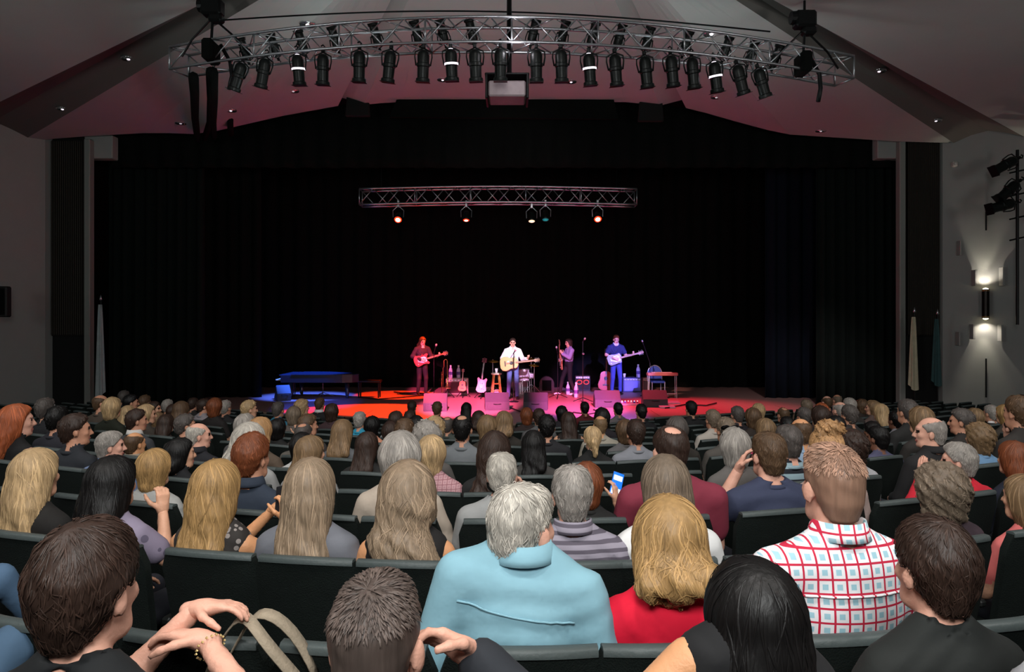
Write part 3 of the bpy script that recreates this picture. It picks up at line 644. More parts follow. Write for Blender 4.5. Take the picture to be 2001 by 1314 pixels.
# dark notches in the ceiling edge and flat header plates
for px0, px1, y0, tx in ((680, 719, 184, -4.2), (1251, 1292, 194, 3.6)):
    A, B = P(px0, y0, 18.7), P(px1, y0, 18.7); b = MB(); b.box(((A.x+B.x)/2, 18.69, A.z-.28), (B.x-A.x+.12, .14, .62), bev=.02, top=.86)
    o = tag(b.build('lamp_port', mat('port_black', '0a0b0b', .9)), 'dark %s lamp port in the ceiling edge above the stage' % ('left' if tx < 0 else 'right'), 'port')
b = MB(); A, B = P(777, 192, 18.6), P(1199, 196, 18.6); b.prism([(A.x, A.z), (B.x, B.z), (B.x+.12, B.z-.5), (A.x-.2, A.z-.5)], .1, Matrix.Translation((0, 18.6, 0)) @ Matrix.Rotation(math.pi/2, 4, 'X')); struct('trim_header', b, M_blk)
# recessed ceiling downlights
M_ring = mat('downlight_ring', 'c8c8c8', .2, .9); DL = [(251, 115, .6, 'dim'), (122, 213, .5, 'dim'), (353, 241, .2, 'unlit'), (451, 216, .6, 'dim'), (573, 178, .25, 'unlit'), (865, 156, .5, 'dim'), (1116, 160, .5, 'dim'), (1400, 190, .2, 'unlit'), (1718, 139, .5, 'dim'), (1829, 236, .4, 'dim'), (1604, 256, .3, 'unlit'), (601, 48, 6, 'bright'), (1390, 66, 6, 'bright')]
bpy.context.view_layer.update(); dg_ = bpy.context.evaluated_depsgraph_get()
for i, (px, py, e, st) in enumerate(DL):
    dr = P(px, py, 1.0)-Vector((0, 0, CZ)); hit = sc.ray_cast(dg_, (0, 0, CZ), dr.normalized()); D = hit[1].y if hit[0] else 14.0
    A = P(px, py, D); side = 'left' if px < 900 else 'right' if px > 1100 else 'middle'
    t = empty('downlight', A, 0, '%s round recessed downlight, %s of the ceiling, %s' % (st, side, ('above the lighting truss' if py < 100 else 'by the truss end' if 300 < px < 400 else 'near the side wall' if px < 150 or px > 1800 else 'well outside the truss' if px < 300 or px > 1650 else 'just under the row of spotlights' if py < 195 else 'close above the stage opening')), 'downlight', 'ceiling downlights')
    b = MB(); b.lathe([(.085, .0), (.13, -.012), (.135, .0), (.13, .03), (.09, .03)], n=20); b.build('trim_ring', M_ring, t, smooth=True)
    b = MB(); b.lathe([(.088, -.004), (.07, .05), (.04, .09), (.01, .1)], n=16); b.build('reflector', M_ring, t, smooth=True)
    b = MB(); b.lathe([(.0, -.03), (.028, -.018), (.034, .01), (.02, .04)], n=12); b.build('bulb', mat('bulb_'+st, 'e8e8e8', .3, emit='fff4ff', es=e*1.6), t, smooth=True)
# ---------------------------------------------------------------- trusses and lanterns
def truss(root, path, wd, ht, seg, r, rb, m, up=Vector((0, 0, 1))):
    """box truss along a path: four chords and every brace its own part"""
    path = [Vector(p) for p in path]; cor = []
    for i, p in enumerate(path):
        t = (path[min(i+1, len(path)-1)]-path[max(i-1, 0)]).normalized(); sd = t.cross(up).normalized()
        cor.append([p+sd*wd/2+up*ht/2, p-sd*wd/2+up*ht/2, p-sd*wd/2-up*ht/2, p+sd*wd/2-up*ht/2])
    for c in range(4): b = MB(); b.tube([q[c] for q in cor], r, 7); b.build('chord', m, root, smooth=True)
    for i in range(0, len(path)-1):
        for c in range(4):
            a, d = (cor[i][c], cor[i+1][(c+1) % 4]) if i % 2 == 0 else (cor[i][(c+1) % 4], cor[i+1][c]); b = MB(); b.tube([a, d], rb, 5); b.build('brace', m, root, smooth=True)
        if i % 4 == 0 or i == len(path)-2:
            j = i if i % 4 == 0 else i+1
            for c in range(4): b = MB(); b.tube([cor[j][c], cor[j][(c+1) % 4]], rb*1.3, 5); b.build('brace', m, root, smooth=True)
    return cor
tp = []
for i in range(33):
    px = 350+1300*i/32; u = (px-CX)/650; y = 68+62*u*u+9*u; D = 9.6+1.25*u*u; tp.append(P(px, y, D))
FT_root = empty('front_lighting_truss', (0, 0, 0), 0, 'long silver box truss bowed across the ceiling above the audience', 'truss'); truss(FT_root, tp, .36, .33, 32, .020, .010, M_alu)
sp_ = [P(705+537*i/20, 387-5*math.sin(math.pi*i/20), 21.2) for i in range(21)]
ST_root = empty('stage_truss', (0, 0, 0), 0, 'straight box truss hanging over the band on stage', 'truss'); truss(ST_root, sp_, .42, .46, 20, .030, .014, M_alu)
for px in (745, 1205):
    b = MB(); a = P(px, 372, 21.2); b.tube([a, a+Vector((0, 0, 2.75))], .012, 5); b.build('hanging_wire', M_dark, ST_root)
# lantern: profile spotlight with yoke and clamp
M_lant = mat('lantern_black', '121615', .4, .3, .2, 20, .1, 60)
def lantern(name, label, group, hot=0):
    t = empty(name, (0, 0, 0), 0, label, 'spotlight', group)
    h = MB(); h.lathe([(.0, .20), (.045, .195), (.075, .165), (.088, .12), (.086, .02), (.096, .01), (.096, -.03), (.084, -.04), (.082, -.19), (.100, -.20), (.104, -.24), (.096, -.245)], n=16); bd = h.build('lamp_body', M_lant, t, auto=40)
    h = MB(); h.lathe([(.085, -.225), (.06, -.235), (.0, -.24)], n=16); h.build('lens', mat('lens_glass', '20242a', .1, 0, .1, spec=.8), t, smooth=True)
    h = MB(); h.tube([(-.105, 0, -.02), (-.125, 0, .10), (-.12, 0, .17), (0, 0, .225), (.12, 0, .17), (.125, 0, .10), (.105, 0, -.02)], .011, 6); h.build('yoke', M_dark, t, smooth=True)
    h = MB(); h.box((0, 0, .25), (.05, .06, .06), bev=.01); h.tube([(0, 0, .27), (.03, 0, .30), (0, 0, .33), (-.03, 0, .31)], .012, 6); h.build('clamp', M_dark, t)
    h = MB(); h.prism([(-.10, -.10), (.10, -.10), (.10, .10), (-.10, .10)], .006, Matrix.Translation((0, 0, -.25))); h.build('colour_frame', M_dark, t)
    if hot:
        h = MB(); h.lathe([(.099, .004), (.101, -.004), (.101, -.016), (.099, -.024)], n=18); h.build('vent_glow', mat('lamp_leak', 'ffffff', .3, emit='fff0ff', es=2.2), t, smooth=True)
        h = MB(); h.lathe([(.0, .207), (.03, .205), (.036, .198)], n=12); h.build('cap_glow', mat('lamp_leak', 'ffffff', .3, emit='fff0ff', es=2.2), t, smooth=True)
    return t
lan = [(466, 147, -22), (515, 140, -14), (583, 134, 2), (631, 133, -3), (702, 127, -3), (761, 127, -8), (827, 126, -3), (882, 124, 2), (929, 125, 2), (978, 124, 0), (1048, 126, 1), (1097, 126, 2), (1152, 133, 5), (1203, 134, 6), (1262, 138, 8), (1313, 136, 8), (1354, 140, 8), (1398, 148, 10), (1446, 153, 18), (1488, 160, 20)]
import builtins
ORD = 'first second third fourth fifth sixth seventh eighth ninth tenth eleventh twelfth thirteenth fourteenth fifteenth sixteenth seventeenth eighteenth nineteenth twentieth twenty-first twenty-second twenty-third twenty-fourth twenty-fifth twenty-sixth twenty-seventh twenty-eighth twenty-ninth thirtieth thirty-first thirty-second thirty-third thirty-fourth thirty-fifth thirty-sixth thirty-seventh thirty-eighth thirty-ninth fortieth'.split()
proto = {}
for i, (px, py, rl) in enumerate(lan):
    hot = int(px in (583, 1152, 1398, 882)); u = (px-CX)/650; D = 9.5+1.25*u*u; lb = 'black spotlight with glowing rear vents, %s from the left under the front truss' % ORD[i] if hot else 'black spotlight, %s from the left under the front lighting truss' % ORD[i]
    t = lantern('spotlight', lb, 'spotlights under the front truss', hot) if hot not in proto else copy_tree(proto[hot]); proto.setdefault(hot, t); t['label'] = lb
    A = P(px, py, D); t.location = A; t.rotation_euler = (math.radians(10), math.radians(-rl), 0); t.scale = (.92, .92, .92)
for i, px in enumerate((478, 536, 590, 655, 735, 815, 865, 922, 1042, 1100, 1158, 1210, 1265, 1340, 1418, 1468, 1516)):
    u = (px-CX)/650; D = 9.9+1.25*u*u; A = P(px, 64+66*u*u+9*u, D); t = copy_tree(proto[0]); t.location = A; t.rotation_euler = (math.radians(-158), math.radians(-14 if px < 1000 else 14), 0); t.scale = (.72, .72, .72)
    t['label'] = 'small black lantern pointing up inside the front truss, %s from the left' % ORD[i]; t['group'] = 'upper lanterns inside the front truss'
cab = tag(MB().tube([P(430+1075*i/30, 40-25*math.sin(math.pi*i/30)+22*(i/30)**1.5, 10.3) for i in range(31)], .012, 5).build('power_cable', M_dark), 'thin dark cable running along above the front truss', 'cable')
for k, (px, lab) in enumerate(((415, 'left'), (1572, 'right'))):
    y0 = 18 if k == 0 else 42; D = 10.4; A = P(px, y0, D); t = empty('chain_hoist', A, 0, 'black motor chain hoist holding the %s end of the front truss' % lab, 'hoist')
    h = MB(); h.box((0, 0, .02), (.30, .2, .24), bev=.03); h.box((.06, 0, -.14), (.2, .17, .12), bev=.03); h.lathe([(.09, -.1), (.1, 0), (.09, .1)], (-.1, 0, .05), (1, 0, 0)); h.build('motor', M_dark, t)
    h = MB(); h.tube([(0, 0, .14), (0, 0, .5)], .018, 5); h.tube([(0, 0, -.2), (-.02, 0, -.55)], .02, 5); h.build('chain', M_dark, t)
    h = MB(); h.box((-.02, 0, -.62), (.16, .34, .3), bev=.03); h.build('chain_bag', M_blk, t)
    for dx in (-.32, .35): h = MB(); h.tube([(0, 0, -.12), (dx, .05, -.42), (dx*1.5, .08, -.66)], .016, 5); h.build('sling', M_dark, t)
    h = MB(); h.tube([(.1, .05, -.5), (.24, .05, -.75), (.26, .06, -.95), (.22, .05, -1.15)], .03, 6); h.build('cable_loop', M_dark, t, smooth=True)
for k, pts in enumerate([[(378, 150, 10.6), (380, 180, 12), (381, 230, 15), (386, 272, 18.4)], [(412, 140, 10.6), (413, 190, 12.5), (410, 240, 16), (400, 270, 18.4)], [(416, 140, 10.5), (417, 200, 13), (416, 240, 16), (418, 268, 18.4)], [(450, 222, 17.6), (450, 240, 18), (451, 262, 18.5)]]):
    tag(MB().tube([P(*p) for p in pts], .075, 7).build('cable_bundle', M_blk, None, smooth=True), 'thick black cable bundle from the left truss end to the stage, %s from the left' % ORD[k], 'cable', 'cable bundles at the left truss end')
# projector under the truss
A = P(991, 182, 10.2); t = empty('projector', A, 0, 'boxy projector on a drop pole below the middle of the truss', 'projector')
h = MB(); h.box((0, 0, 0), (.52, .44, .22), bev=.02); h.build('housing', mat('projector_grey', 'a8989c', .5), t)
h = MB(); h.box((-.285, 0, .03), (.035, .46, .34), bev=.008); h.box((.285, 0, .03), (.035, .46, .34), bev=.008); h.box((0, 0, .2), (.62, .46, .03), bev=.008); h.build('cradle', M_dark, t)
h = MB(); h.tube([(.03, 0, .2), (.03, 0, 2.15)], .035, 8); h.build('drop_pole', M_dark, t)
h = MB(); h.lathe([(.07, 0), (.075, .06), (.05, .07)], (.1, .2, 0), (0, 1, 0)); h.build('lens', M_dark, t)
# lamps under the stage truss
for k, (px, py, colr, e, lb) in enumerate(((778, 428, 'ff5a2a', 14, 'glowing red-orange lamp at the left of the stage truss'), (911, 428, 'ff6a3a', 5, 'small red-lit lamp left of centre under the stage truss'), (1039, 430, 'ffd8b0', 3.5, 'warm white tilted lamp right of centre under the stage truss'), (1168, 427, 'ff5a2a', 14, 'glowing red-orange lamp at the right of the stage truss'), (1066, 427, '1c8f94', 1.2, 'dim teal lamp beside the warm white stage lamp'))):
    A = P(px, py, 21.1); t = empty('stage_lamp', A, 0, lb, 'stage lamp', 'lamps under the stage truss')
    big = k in (0, 3); r = .115 if big else .10
    h = MB(); h.lathe([(.0, .26), (r*.6, .25), (r*.95, .16), (r*1.05, .0), (r*1.05, -.05), (r*.95, -.05), (r*.9, 0)], axis=(0, .75 if big else .35, .7 if big else .95), n=16); h.build('lamp_body', M_lant, t, smooth=True)
    q = Vector((0, .75 if big else .35, .7 if big else .95)).normalized()
    h = MB(); h.lathe([(r*.97, -.02), (r*.9, -.045), (r*.62, -.06), (r*.6, -.05)], axis=q, n=16); h.build('lens', mat('stage_lens_%d' % k, colr, .3, emit=colr if k > 1 and k != 3 else 'ff2408', es=e*.35), t, smooth=True)
    h = MB(); h.lathe([(r*.62, -.055), (r*.4, -.068), (0, -.07)], axis=q, n=14); h.build('lamp_core', mat('stage_core_%d' % k, colr, .3, emit='ffc8a8' if k != 4 else colr, es=e*.6), t, smooth=True)
    h = MB(); h.tube([(-.15, .02, .05), (-.16, .05, .25), (0, .05, .4), (.16, .05, .25), (.15, .02, .05)], .014, 6); h.box((0, .07, .45), (.07, .14, .2), bev=.01); h.build('yoke', M_alu, t)
# right wall: sconce with relief plates, boom with lanterns, sensor; left wall speaker
M_sc = mat('sconce_bronze', '1c1614', .35, .7)
def on_right(px, py, off=0):                       # point on the right side wall
    x0, y0, x1, y1 = 11.36, WD, 13.0, 18.0; u = (px-CX)/F; s = (u*y0-x0)/((x1-x0)-u*(y1-y0)); D = y0+s*(y1-y0)-off; return P(px, py, D)
A = on_right(1926, 594, .14); t = empty('wall_sconce', A, 0, 'dark cylinder sconce lighting the right wall up and down', 'wall light')
h = MB(); h.lathe([(.075, -.37), (.085, -.36), (.085, .36), (.075, .37), (.07, .3), (.07, -.3)], n=18); h.build('cylinder', M_sc, t, auto=40)
for s in (-1, 1):
    h = MB(); h.lathe([(.086, -.012), (.09, 0), (.086, .012)], (0, 0, s*.33)); h.build('band', mat('sconce_brass', 'c8a070', .2, 1), t, smooth=True)
    h = MB(); h.lathe([(.062, -.01), (.06, .01), (.02, .03)], (0, 0, s*.375), (0, 0, s)); h.build('bulb', mat('sconce_bulb', 'fff0c0', .3, emit='fff2c4', es=9), t, smooth=True)
h = MB(); h.box((.05, .1, 0), (.06, .14, .2), bev=.01); h.build('bracket', M_sc, t)
for s in (-1, 1):
    spot('sconce_beam', A+Vector((-.02, 0, s*.40)), A+Vector((.02, .08, s*3)), (1, .93, .72), 130, 46, .6, .03)
    spot('sconce_glow', A+Vector((-.02, 0, s*.40)), A+Vector((.1, .1, s*2)), (1, .9, .75), 80, 130, .9, .03)
for i, (px, y0, y1, wpx) in enumerate(((1904, 527, 560, 5), (1958, 522, 560, 5), (1900, 633, 664, 5), (1955, 634, 668, 5), (1874, 470, 500, 3), (1872, 648, 676, 3))):
    B = on_right(px, (y0+y1)/2, .09); h = MB(); h.box((0, 0, 0), (wpx/F*17.5, .16, (y1-y0)/F*17.5), bev=.008); o = h.build('acoustic_fin', M_wall, None); o.location = B
    tag(o, ('small raised fin on the right wall, %s the sconce, %s' % ('above' if y1 < 600 else 'below', 'its left side' if px in (1904, 1900) else 'its right side' if px > 1950 else 'farthest left')), 'wall fin', 'fins round the sconce')
for i, (y0, y1) in enumerate(((412, 452), (698, 780))):
    B = on_right(1927, (y0+y1)/2, .05); h = MB(); h.tube([(0, 0, -(y1-y0)/F*8.5), (0, 0, (y1-y0)/F*8.5)], .02, 6); o = h.build('conduit', M_dark, None); o.location = B; tag(o, 'thin dark conduit on the right wall %s the sconce' % ('above' if i == 0 else 'below'), 'conduit')
B = on_right(1865, 321, .07); h = MB(); h.box((0, 0, 0), (.12, .12, .13), bev=.02); h.lathe([(.03, 0), (.035, .05), (.01, .06)], (-.03, -.06, 0), (0, -1, 0)); o = h.build('sensor', mat('sensor_white', 'b8b4b0', .5), None); o.location = B; tag(o, 'small pale box sensor high on the right wall', 'sensor')
bd = empty('lighting_boom', P(1988, 466, 17.0), 0, 'tall black vertical boom pipe with lanterns by the right wall', 'boom')
h = MB(); h.tube([(0, 0, -2.05), (0, 0, 2.1)], .035, 8); h.build('pipe', M_dark, bd)
for z in (1.55, 1.0, .45, -.05): h = MB(); h.tube([(-.18, 0, z), (.35, .05, z+.12)], .02, 6); h.build('cross_arm', M_dark, bd)
for i, (px, py, ry) in enumerate(((1966, 322, 62), (1972, 372, 48), (1960, 402, 75))):
    t = copy_tree(proto[0]); t.location = P(px, py, 16.8); t.rotation_euler = (0, math.radians(ry), 0); t.scale = (1.35, 1.35, 1.35); t['label'] = '%s black lantern on the boom by the right wall' % ('topmost', 'middle', 'lowest')[i]; t['group'] = 'lanterns on the right boom'
A = P(8, 590, 16.75); t = empty('wall_speaker', A, 0, 'slim dark speaker mounted on the left wall', 'speaker')
h = MB(); h.box((0, 0, 0), (.24, .2, .72), bev=.03); h.build('cabinet', mat('speaker_dark', '1c1d1d', .7), t); h = MB(); h.box((0, -.105, 0), (.18, .02, .62), bev=.008); h.build('grille', M_blk, t)
# flags by the proscenium
for px, D, y0, y1, col, lb in ((197, 18.4, 588, 772, '8f9698', 'furled pale flag on a pole left of the stage'), (1787, 18.2, 612, 758, 'b5ab92', 'furled cream flag on a pole right of the stage'), (1832, 18.2, 616, 750, '2f4a4c', 'furled dark teal flag on a pole by the right grille')):
    A = P(px, y1, D); A.z = ZS-.0; ht = (y1-y0)/F*D; t = empty('flag', A, 0, lb, 'flag'); base = CZ-(y1-YH)/F*D-ZS
    h = MB(); h.tube([(0, 0, 0), (0, 0, base+ht)], .016, 6); h.lathe([(.15, 0), (.15, .03), (.05, .06)], (0, 0, 0)); h.build('pole', M_dark, t)
    h = MB(); h.lathe([(.0, .0), (.035, .03), (.022, .08), (.0, .16)], (0, 0, base+ht)); h.build('finial', M_alu, t, smooth=True)
    h = MB()
    def f(u, v, ht=ht, base=base):
        r = (.04+.07*(1-v)**.8)*(1+.28*math.sin(5*2*math.pi*u)); a = 2*math.pi*u; return Vector((r*math.cos(a)-.02, r*math.sin(a)*.7, base+.05+(ht-.15)*v+.12*math.sin(a)*(1-v)))
    h.grid(f, 30, 8); h.build('cloth', mat('flag_'+col, col, .85, 0, .25, 9), t, smooth=True)
# ---------------------------------------------------------------- on stage
def onstage(px, D): return Vector(((px-CX)/F*D, D, ZS))
M_cab = mat('monitor_black', '2e2e36', .6, 0, .15, 20, .15, 60); M_grl = mat('monitor_grille', '7a7a8c', .55, .1, .15, 60, .3, 150)
def wedge(px, py, wpx, rz, label):
    D = F*2.27/(py-YH); w_ = wpx/F*D; t = empty('stage_monitor', onstage(px, D), rz, label, 'monitor', 'wedge monitors along the stage front')
    pr = [(0, 0), (.50, 0), (.50, .07), (.24, .45), (.0, .22)]
    M = Matrix(((0, 0, 1, 0), (-1, 0, 0, .22), (0, 1, 0, 0), (0, 0, 0, 1)))
    M = Matrix(((0, 0, 1, 0), (1, 0, 0, -.2), (0, 1, 0, 0), (0, 0, 0, 1)))
    h = MB(); h.prism(pr, w_, M, .012); h.build('cabinet', M_cab, t)
    h = MB(); h.box((0, .178, .262), (w_*.9, .016, .38), rot=(math.radians(34.4), 0, 0), bev=.005); h.build('grille', M_blk, t)
    h = MB(); h.box((0, -.202, .11), (w_*.8, .01, .15), bev=.003); h.build('back_panel', M_cab, t)
    h = MB(); h.tube([(-.1, -.205, .17), (-.06, -.225, .17), (.06, -.225, .17), (.1, -.205, .17)], .01, 5); h.build('handle', M_dark, t); return t
for px, py, wp, rz, lb in ((851, 803, 46, .05, 'wedge monitor in front of the red guitar player'), (971, 801, 47, .08, 'wedge monitor left of the singer'), (1047, 801, 47, -.08, 'wedge monitor right of the singer'), (1186, 796, 50, 0, 'wedge monitor in front of the white guitar player'), (1279, 795, 47, -.05, 'wedge monitor in front of the steel guitar'), (553, 783, 26, .5, 'small wedge monitor left of the grand piano')):
    wedge(px, py, wp, rz, lb)
# grand piano side-on
D = 21.9; t = empty('grand_piano', onstage(600, D), 0, 'black grand piano under blue light at the left of the stage', 'piano'); t.scale = (.95, .95, .73); M_pi = mat('piano_black', '23283a', .22, 0, .1, 6, spec=.7)
ol = [(-.62, -.72), (-.62, .72)]+[(x, y) for x, y in ((.2, .72), (.55, .66), (.85, .5), (1.1, .28), (1.4, .1), (1.65, -.12), (1.75, -.4), (1.6, -.64), (1.3, -.72))]
h = MB(); h.prism(ol, .30, Matrix.Translation((0, 0, .84)), .015); h.build('case', M_pi, t)
h = MB(); h.prism([(x*1.015, y*1.015) for x, y in ol if x > -.3]+[(-.3, -.73), (-.3, .73)][::-1] if False else [(-.30, -.73), (-.30, .73)]+[(x*1.012, y*1.012) for x, y in ol[2:]], .03, Matrix.Translation((0, 0, 1.01)), .008); h.build('lid', M_pi, t)
h = MB(); h.box((-.5, 0, .99), (.36, 1.42, .05), bev=.01); h.build('fallboard', M_pi, t)
kb = MB(); kb.box((-.7, 0, .80), (.2, 1.3, .05), bev=.006); kb.build('keyboard', mat('ivory', 'd8d6d0', .3), t)
for x, y in ((-.35, -.6), (-.35, .6), (1.35, -.25)): h = MB(); h.lathe([(.045, 0), (.04, .06), (.055, .12), (.085, .69)], (x, y, 0)); h.build('leg', M_pi, t, smooth=True)
h = MB(); h.tube([(-.4, -.08, .69), (-.42, -.1, .1)], .02, 6); h.tube([(-.4, .08, .69), (-.42, .1, .1)], .02, 6); h.box((-.43, 0, .09), (.12, .3, .05), bev=.01); h.build('pedal_lyre', M_pi, t)
t = empty('piano_bench', onstage(722, D), 0, 'dark bench in the shadow right of the grand piano', 'bench'); h = MB(); h.box((0, 0, .5), (.72, .36, .08), bev=.02); h.build('seat', M_dark, t)
for x in (-.3, .3):
    for y in (-.13, .13): h = MB(); h.lathe([(.02, 0), (.028, .46)], (x, y, 0)); h.build('leg', M_dark, t)
M_std = mat('stand_black', '1a1a1e', .4, .5); M_mic = mat('mic_silver', 'd8d4dc', .3, .8)
def mic_stand(px, py, zt, label, boom=None, mics=1, m=None, tripod=True):
    D = F*2.27/(py-YH); t = empty('microphone_stand', onstage(px, D), 0, label, 'microphone stand'); m = m or M_std
    if tripod:
        for a in (.4, 2.5, 4.6): h = MB(); h.tube([(0, 0, .14), (.32*math.cos(a), .32*math.sin(a), .015)], .011, 5); h.build('leg', m, t)
    else: h = MB(); h.lathe([(.14, 0), (.14, .02), (.03, .04)]); h.build('base', m, t)
    top = Vector((0, 0, zt)); h = MB(); h.tube([(0, 0, .02), top], .012, 6); h.build('pole', m, t)
    tips = [(top, Vector((.3, -.6, .5)))]
    if boom: b = top+Vector(boom); h = MB(); h.tube([top-Vector(boom)*.25, b], .010, 6); h.build('boom', m, t); tips = [(b, Vector(boom))]
    if mics == 2: tips.append((Vector((0, 0, zt*.78)), Vector((0, -1, .3))))
    for p, d in tips:
        d = d.normalized(); h = MB(); h.tube([p-d*.05, p+d*.11], [.012, .019], 7); h.build('microphone', M_std, t, smooth=True)
        h = MB(); h.lathe([(.0, -.01), (.026, .0), (.034, .03), (.026, .06), (.0, .075)], p+d*.10, d); h.build('mic_head', M_mic, t, smooth=True)
    return t
mic_stand(1004, 786, 1.42, 'straight microphone stand in front of the singer', None, 1, tripod=False)
mic_stand(848, 779, 1.38, 'boom microphone stand beside the red guitar player', (.04, -.05, .12))
mic_stand(1090, 779, 1.32, 'microphone stand by the bass player in the lavender sweater', (-.02, -.03, .1))
mic_stand(1139, 787, 1.75, 'tall stand carrying two microphones right of the bass player', None, 2)
mic_stand(1270, 776, 1.05, 'boom microphone stand reaching over the steel guitar', (-.2, -.05, .55))
mic_stand(631, 776, .42, 'short tripod stand glinting in front of the piano', None, 1, M_alu)
# guitars -------------------------------------------------------
def guitar(name, label, kind, bodycol, loc, M3, s=1.0, neckcol='9a6a44'):
    """lies in its own x-y plane: neck along +x, face +z"""
    t = empty(name, loc, 0, label, 'guitar'); t.rotation_euler = M3.to_euler(); t.scale = (s, s, s)
    if kind == 'acoustic': hw = [(-.26, .0), (-.255, .10), (-.21, .175), (-.12, .20), (-.03, .175), (.03, .135), (.09, .135), (.15, .148), (.20, .125), (.235, .06)]; th = .105
    elif kind == 'tele': hw = [(-.20, .0), (-.195, .10), (-.14, .155), (-.05, .15), (.03, .12), (.09, .125), (.15, .14), (.19, .11), (.20, .04)]; th = .045
    else: hw = [(-.22, .0), (-.21, .10), (-.15, .165), (-.05, .15), (.03, .115), (.10, .13), (.20, .16), (.235, .125), (.19, .07), (.16, .04)]; th = .045
    up = hw; lo = [(x*(1 if kind == 'acoustic' else .96), -y) for x, y in hw[::-1][:-1]]
    h = MB(); h.prism(up+lo, th, None, .012); h.build('body', mat('guitar_'+bodycol, bodycol, .25, 0, .12, 9, spec=.6), t)
    nk = mat('guitar_neck_'+neckcol, neckcol, .4, 0, .15, 12)
    h = MB(); h.box((.42, 0, th/2+.008), (.50, .05, .022), bev=.006); h.build('neck', nk, t)
    h = MB(); h.prism([(.66, -.028), (.70, -.042), (.82, -.04), (.84, .0), (.82, .042), (.70, .036), (.66, .026)], .016, Matrix.Translation((0, 0, th/2)), .003); hd = h.build('headstock', nk, t)
    for i in range(3):
        for sg in (-1, 1): h = MB(); h.lathe([(.008, -.02), (.009, .02)], (.71+.045*i, sg*.052, th/2), (0, 1, 0), 8); h.build('tuning_peg', M_alu, hd)
    if kind == 'acoustic':
        h = MB(); h.lathe([(.05, 0), (.05, .002)], (.05, 0, th/2)); h.build('sound_hole', M_dark, t); h = MB(); h.box((-.12, 0, th/2+.006), (.03, .15, .012), bev=.004); h.build('bridge', mat('rosewood', '3a2218', .5), t)
    else:
        h = MB(); h.prism([(-.10, -.03), (-.02, .085), (.10, .09), (.16, .045), (.16, -.07), (.04, -.09)], .004, Matrix.Translation((0, 0, th/2+.002))); h.build('pickguard', mat('pickguard_white', 'd8d4dc', .3), t)
        for x in (-.10, .06): h = MB(); h.box((x, 0, th/2+.008), (.03, .075, .014), bev=.004); h.build('pickup', M_alu, t)
        h = MB(); h.lathe([(.012, 0), (.012, .02)], (-.12, -.09, th/2)); h.build('knob', M_alu, t)
    h = MB()
    for i in range(6): h.tube([(-.12, -.02+.008*i, th/2+.016), (.68, -.016+.0064*i, th/2+.022)], .0012, 3)
    h.build('strings', M_alu, t); return t
def frame(xd, zd): xd = Vector(xd).normalized(); zd = Vector(zd); zd = (zd-xd*zd.dot(xd)).normalized(); y = zd.cross(xd); return Matrix((xd, y, zd)).transposed()
# musicians -----------------------------------------------------
def musician(px, pyfeet, rz, label, hair, hs, shirt, trous, sex='m', ht=1.0, sleeve='long', arms=None, legs=None, pitch=.15, yaw=0, fwd=0, ln=.2, shoe='shoe_leather', shoec='1a1512', collar=None, skin='p', lean=0):
    D = F*2.27/(pyfeet-YH); o_ = onstage(px, D); lg = legs or {'R': ((.11, .04, -.38), (.13, -.03, -.80), (.15, .13, -.855)), 'L': ((-.11, .04, -.38), (-.13, -.03, -.80), (-.15, .13, -.855))}
    me, hc, R, L, arms = build_body('person', .014, .008, .0065, sex=sex, yaw=yaw, pitch=pitch, sleeve=sleeve, arms=arms, stand=True, legs=lg, fwd=fwd, lean=lean)
    o = link('person', me, None, [skin_mat(skin), shirt_mat(shirt), mat('fabric_'+trous, trous, .85, 0, .15, 16, .4, 11), mat(shoe, shoec, .5), mat('eye', '2a211c', .25), mat('lip', 'a5645a', .5)])
    o.location = (o_.x, o_.y, ZS+.90*ht); o.rotation_euler = (0, 0, rz); o.scale = (ht, ht, ht); tag(o, label, 'person')
    ho = link('hair', build_hair(hs, ln, 1.0, 3, .009, 300, .004), o, [hair_mat(hair)]); ho.matrix_local = Matrix([[*map(float, R[i]), float(hc[i])] for i in range(3)]+[[0, 0, 0, 1]])
    link('shirt', build_shirt(L, hc, 2, .004, .012), o, [shirt_mat(shirt)])
    if collar: link('collar', collar_mesh(sex, hc), o, [shirt_mat(collar if isinstance(collar, str) else shirt)])
    return o
def local(o, p): return o.matrix_basis @ Vector(p)
GARM = {'R': ((.30, -.02, .30), (.13, .235, .20), (-.9, .3, -.25), (0, -1, -.2), .6), 'L': ((-.29, .04, .27), (-.40, .25, .30), (-.35, .6, .5), (.6, -.55, .4), 1.0)}
m1 = musician(825, 773, math.pi+.5, 'long-haired guitarist in black bending over a red electric guitar', 'brn', 'long', '16141a', '121216', ht=1.03, arms=GARM, pitch=.40, fwd=.12, ln=.22)
m2 = musician(1002, 781, math.pi+.05, 'singer in a white shirt and jeans playing an acoustic guitar', 'dbr', 'short', 'f0ecf4', '5a66a8', ht=1.02, arms=GARM, pitch=.08, collar=True)
m3 = musician(1110, 773, math.pi-1.25, 'bass player in a lavender sweater and dark trousers, turned left', 'dbr', 'bob', '9a86b8', '17141c', ht=1.0, arms={'R': ((.26, .06, .26), (.10, .25, .22), (-.7, .6, -.1), (0, -1, -.2), .6), 'L': ((-.26, .06, .30), (-.20, .28, .42), (0, .5, .8), (.8, -.3, .2), 1.0)}, pitch=.2, legs={'R': ((.13, .14, -.38), (.14, .22, -.80), (.15, .40, -.855)), 'L': ((-.11, -.02, -.38), (-.14, -.18, -.80), (-.16, .0, -.855))}, shoe='white_sneaker', shoec='e8e4ea')
m4 = musician(1204, 772, math.pi+.12, 'guitarist in a navy polo shirt and jeans with a white electric guitar', 'aub', 'short', '1e2450', '39418a', ht=1.06, sleeve='short', arms=GARM, pitch=.28, fwd=.03, collar='d8d4ec')
bpy.context.view_layer.update()
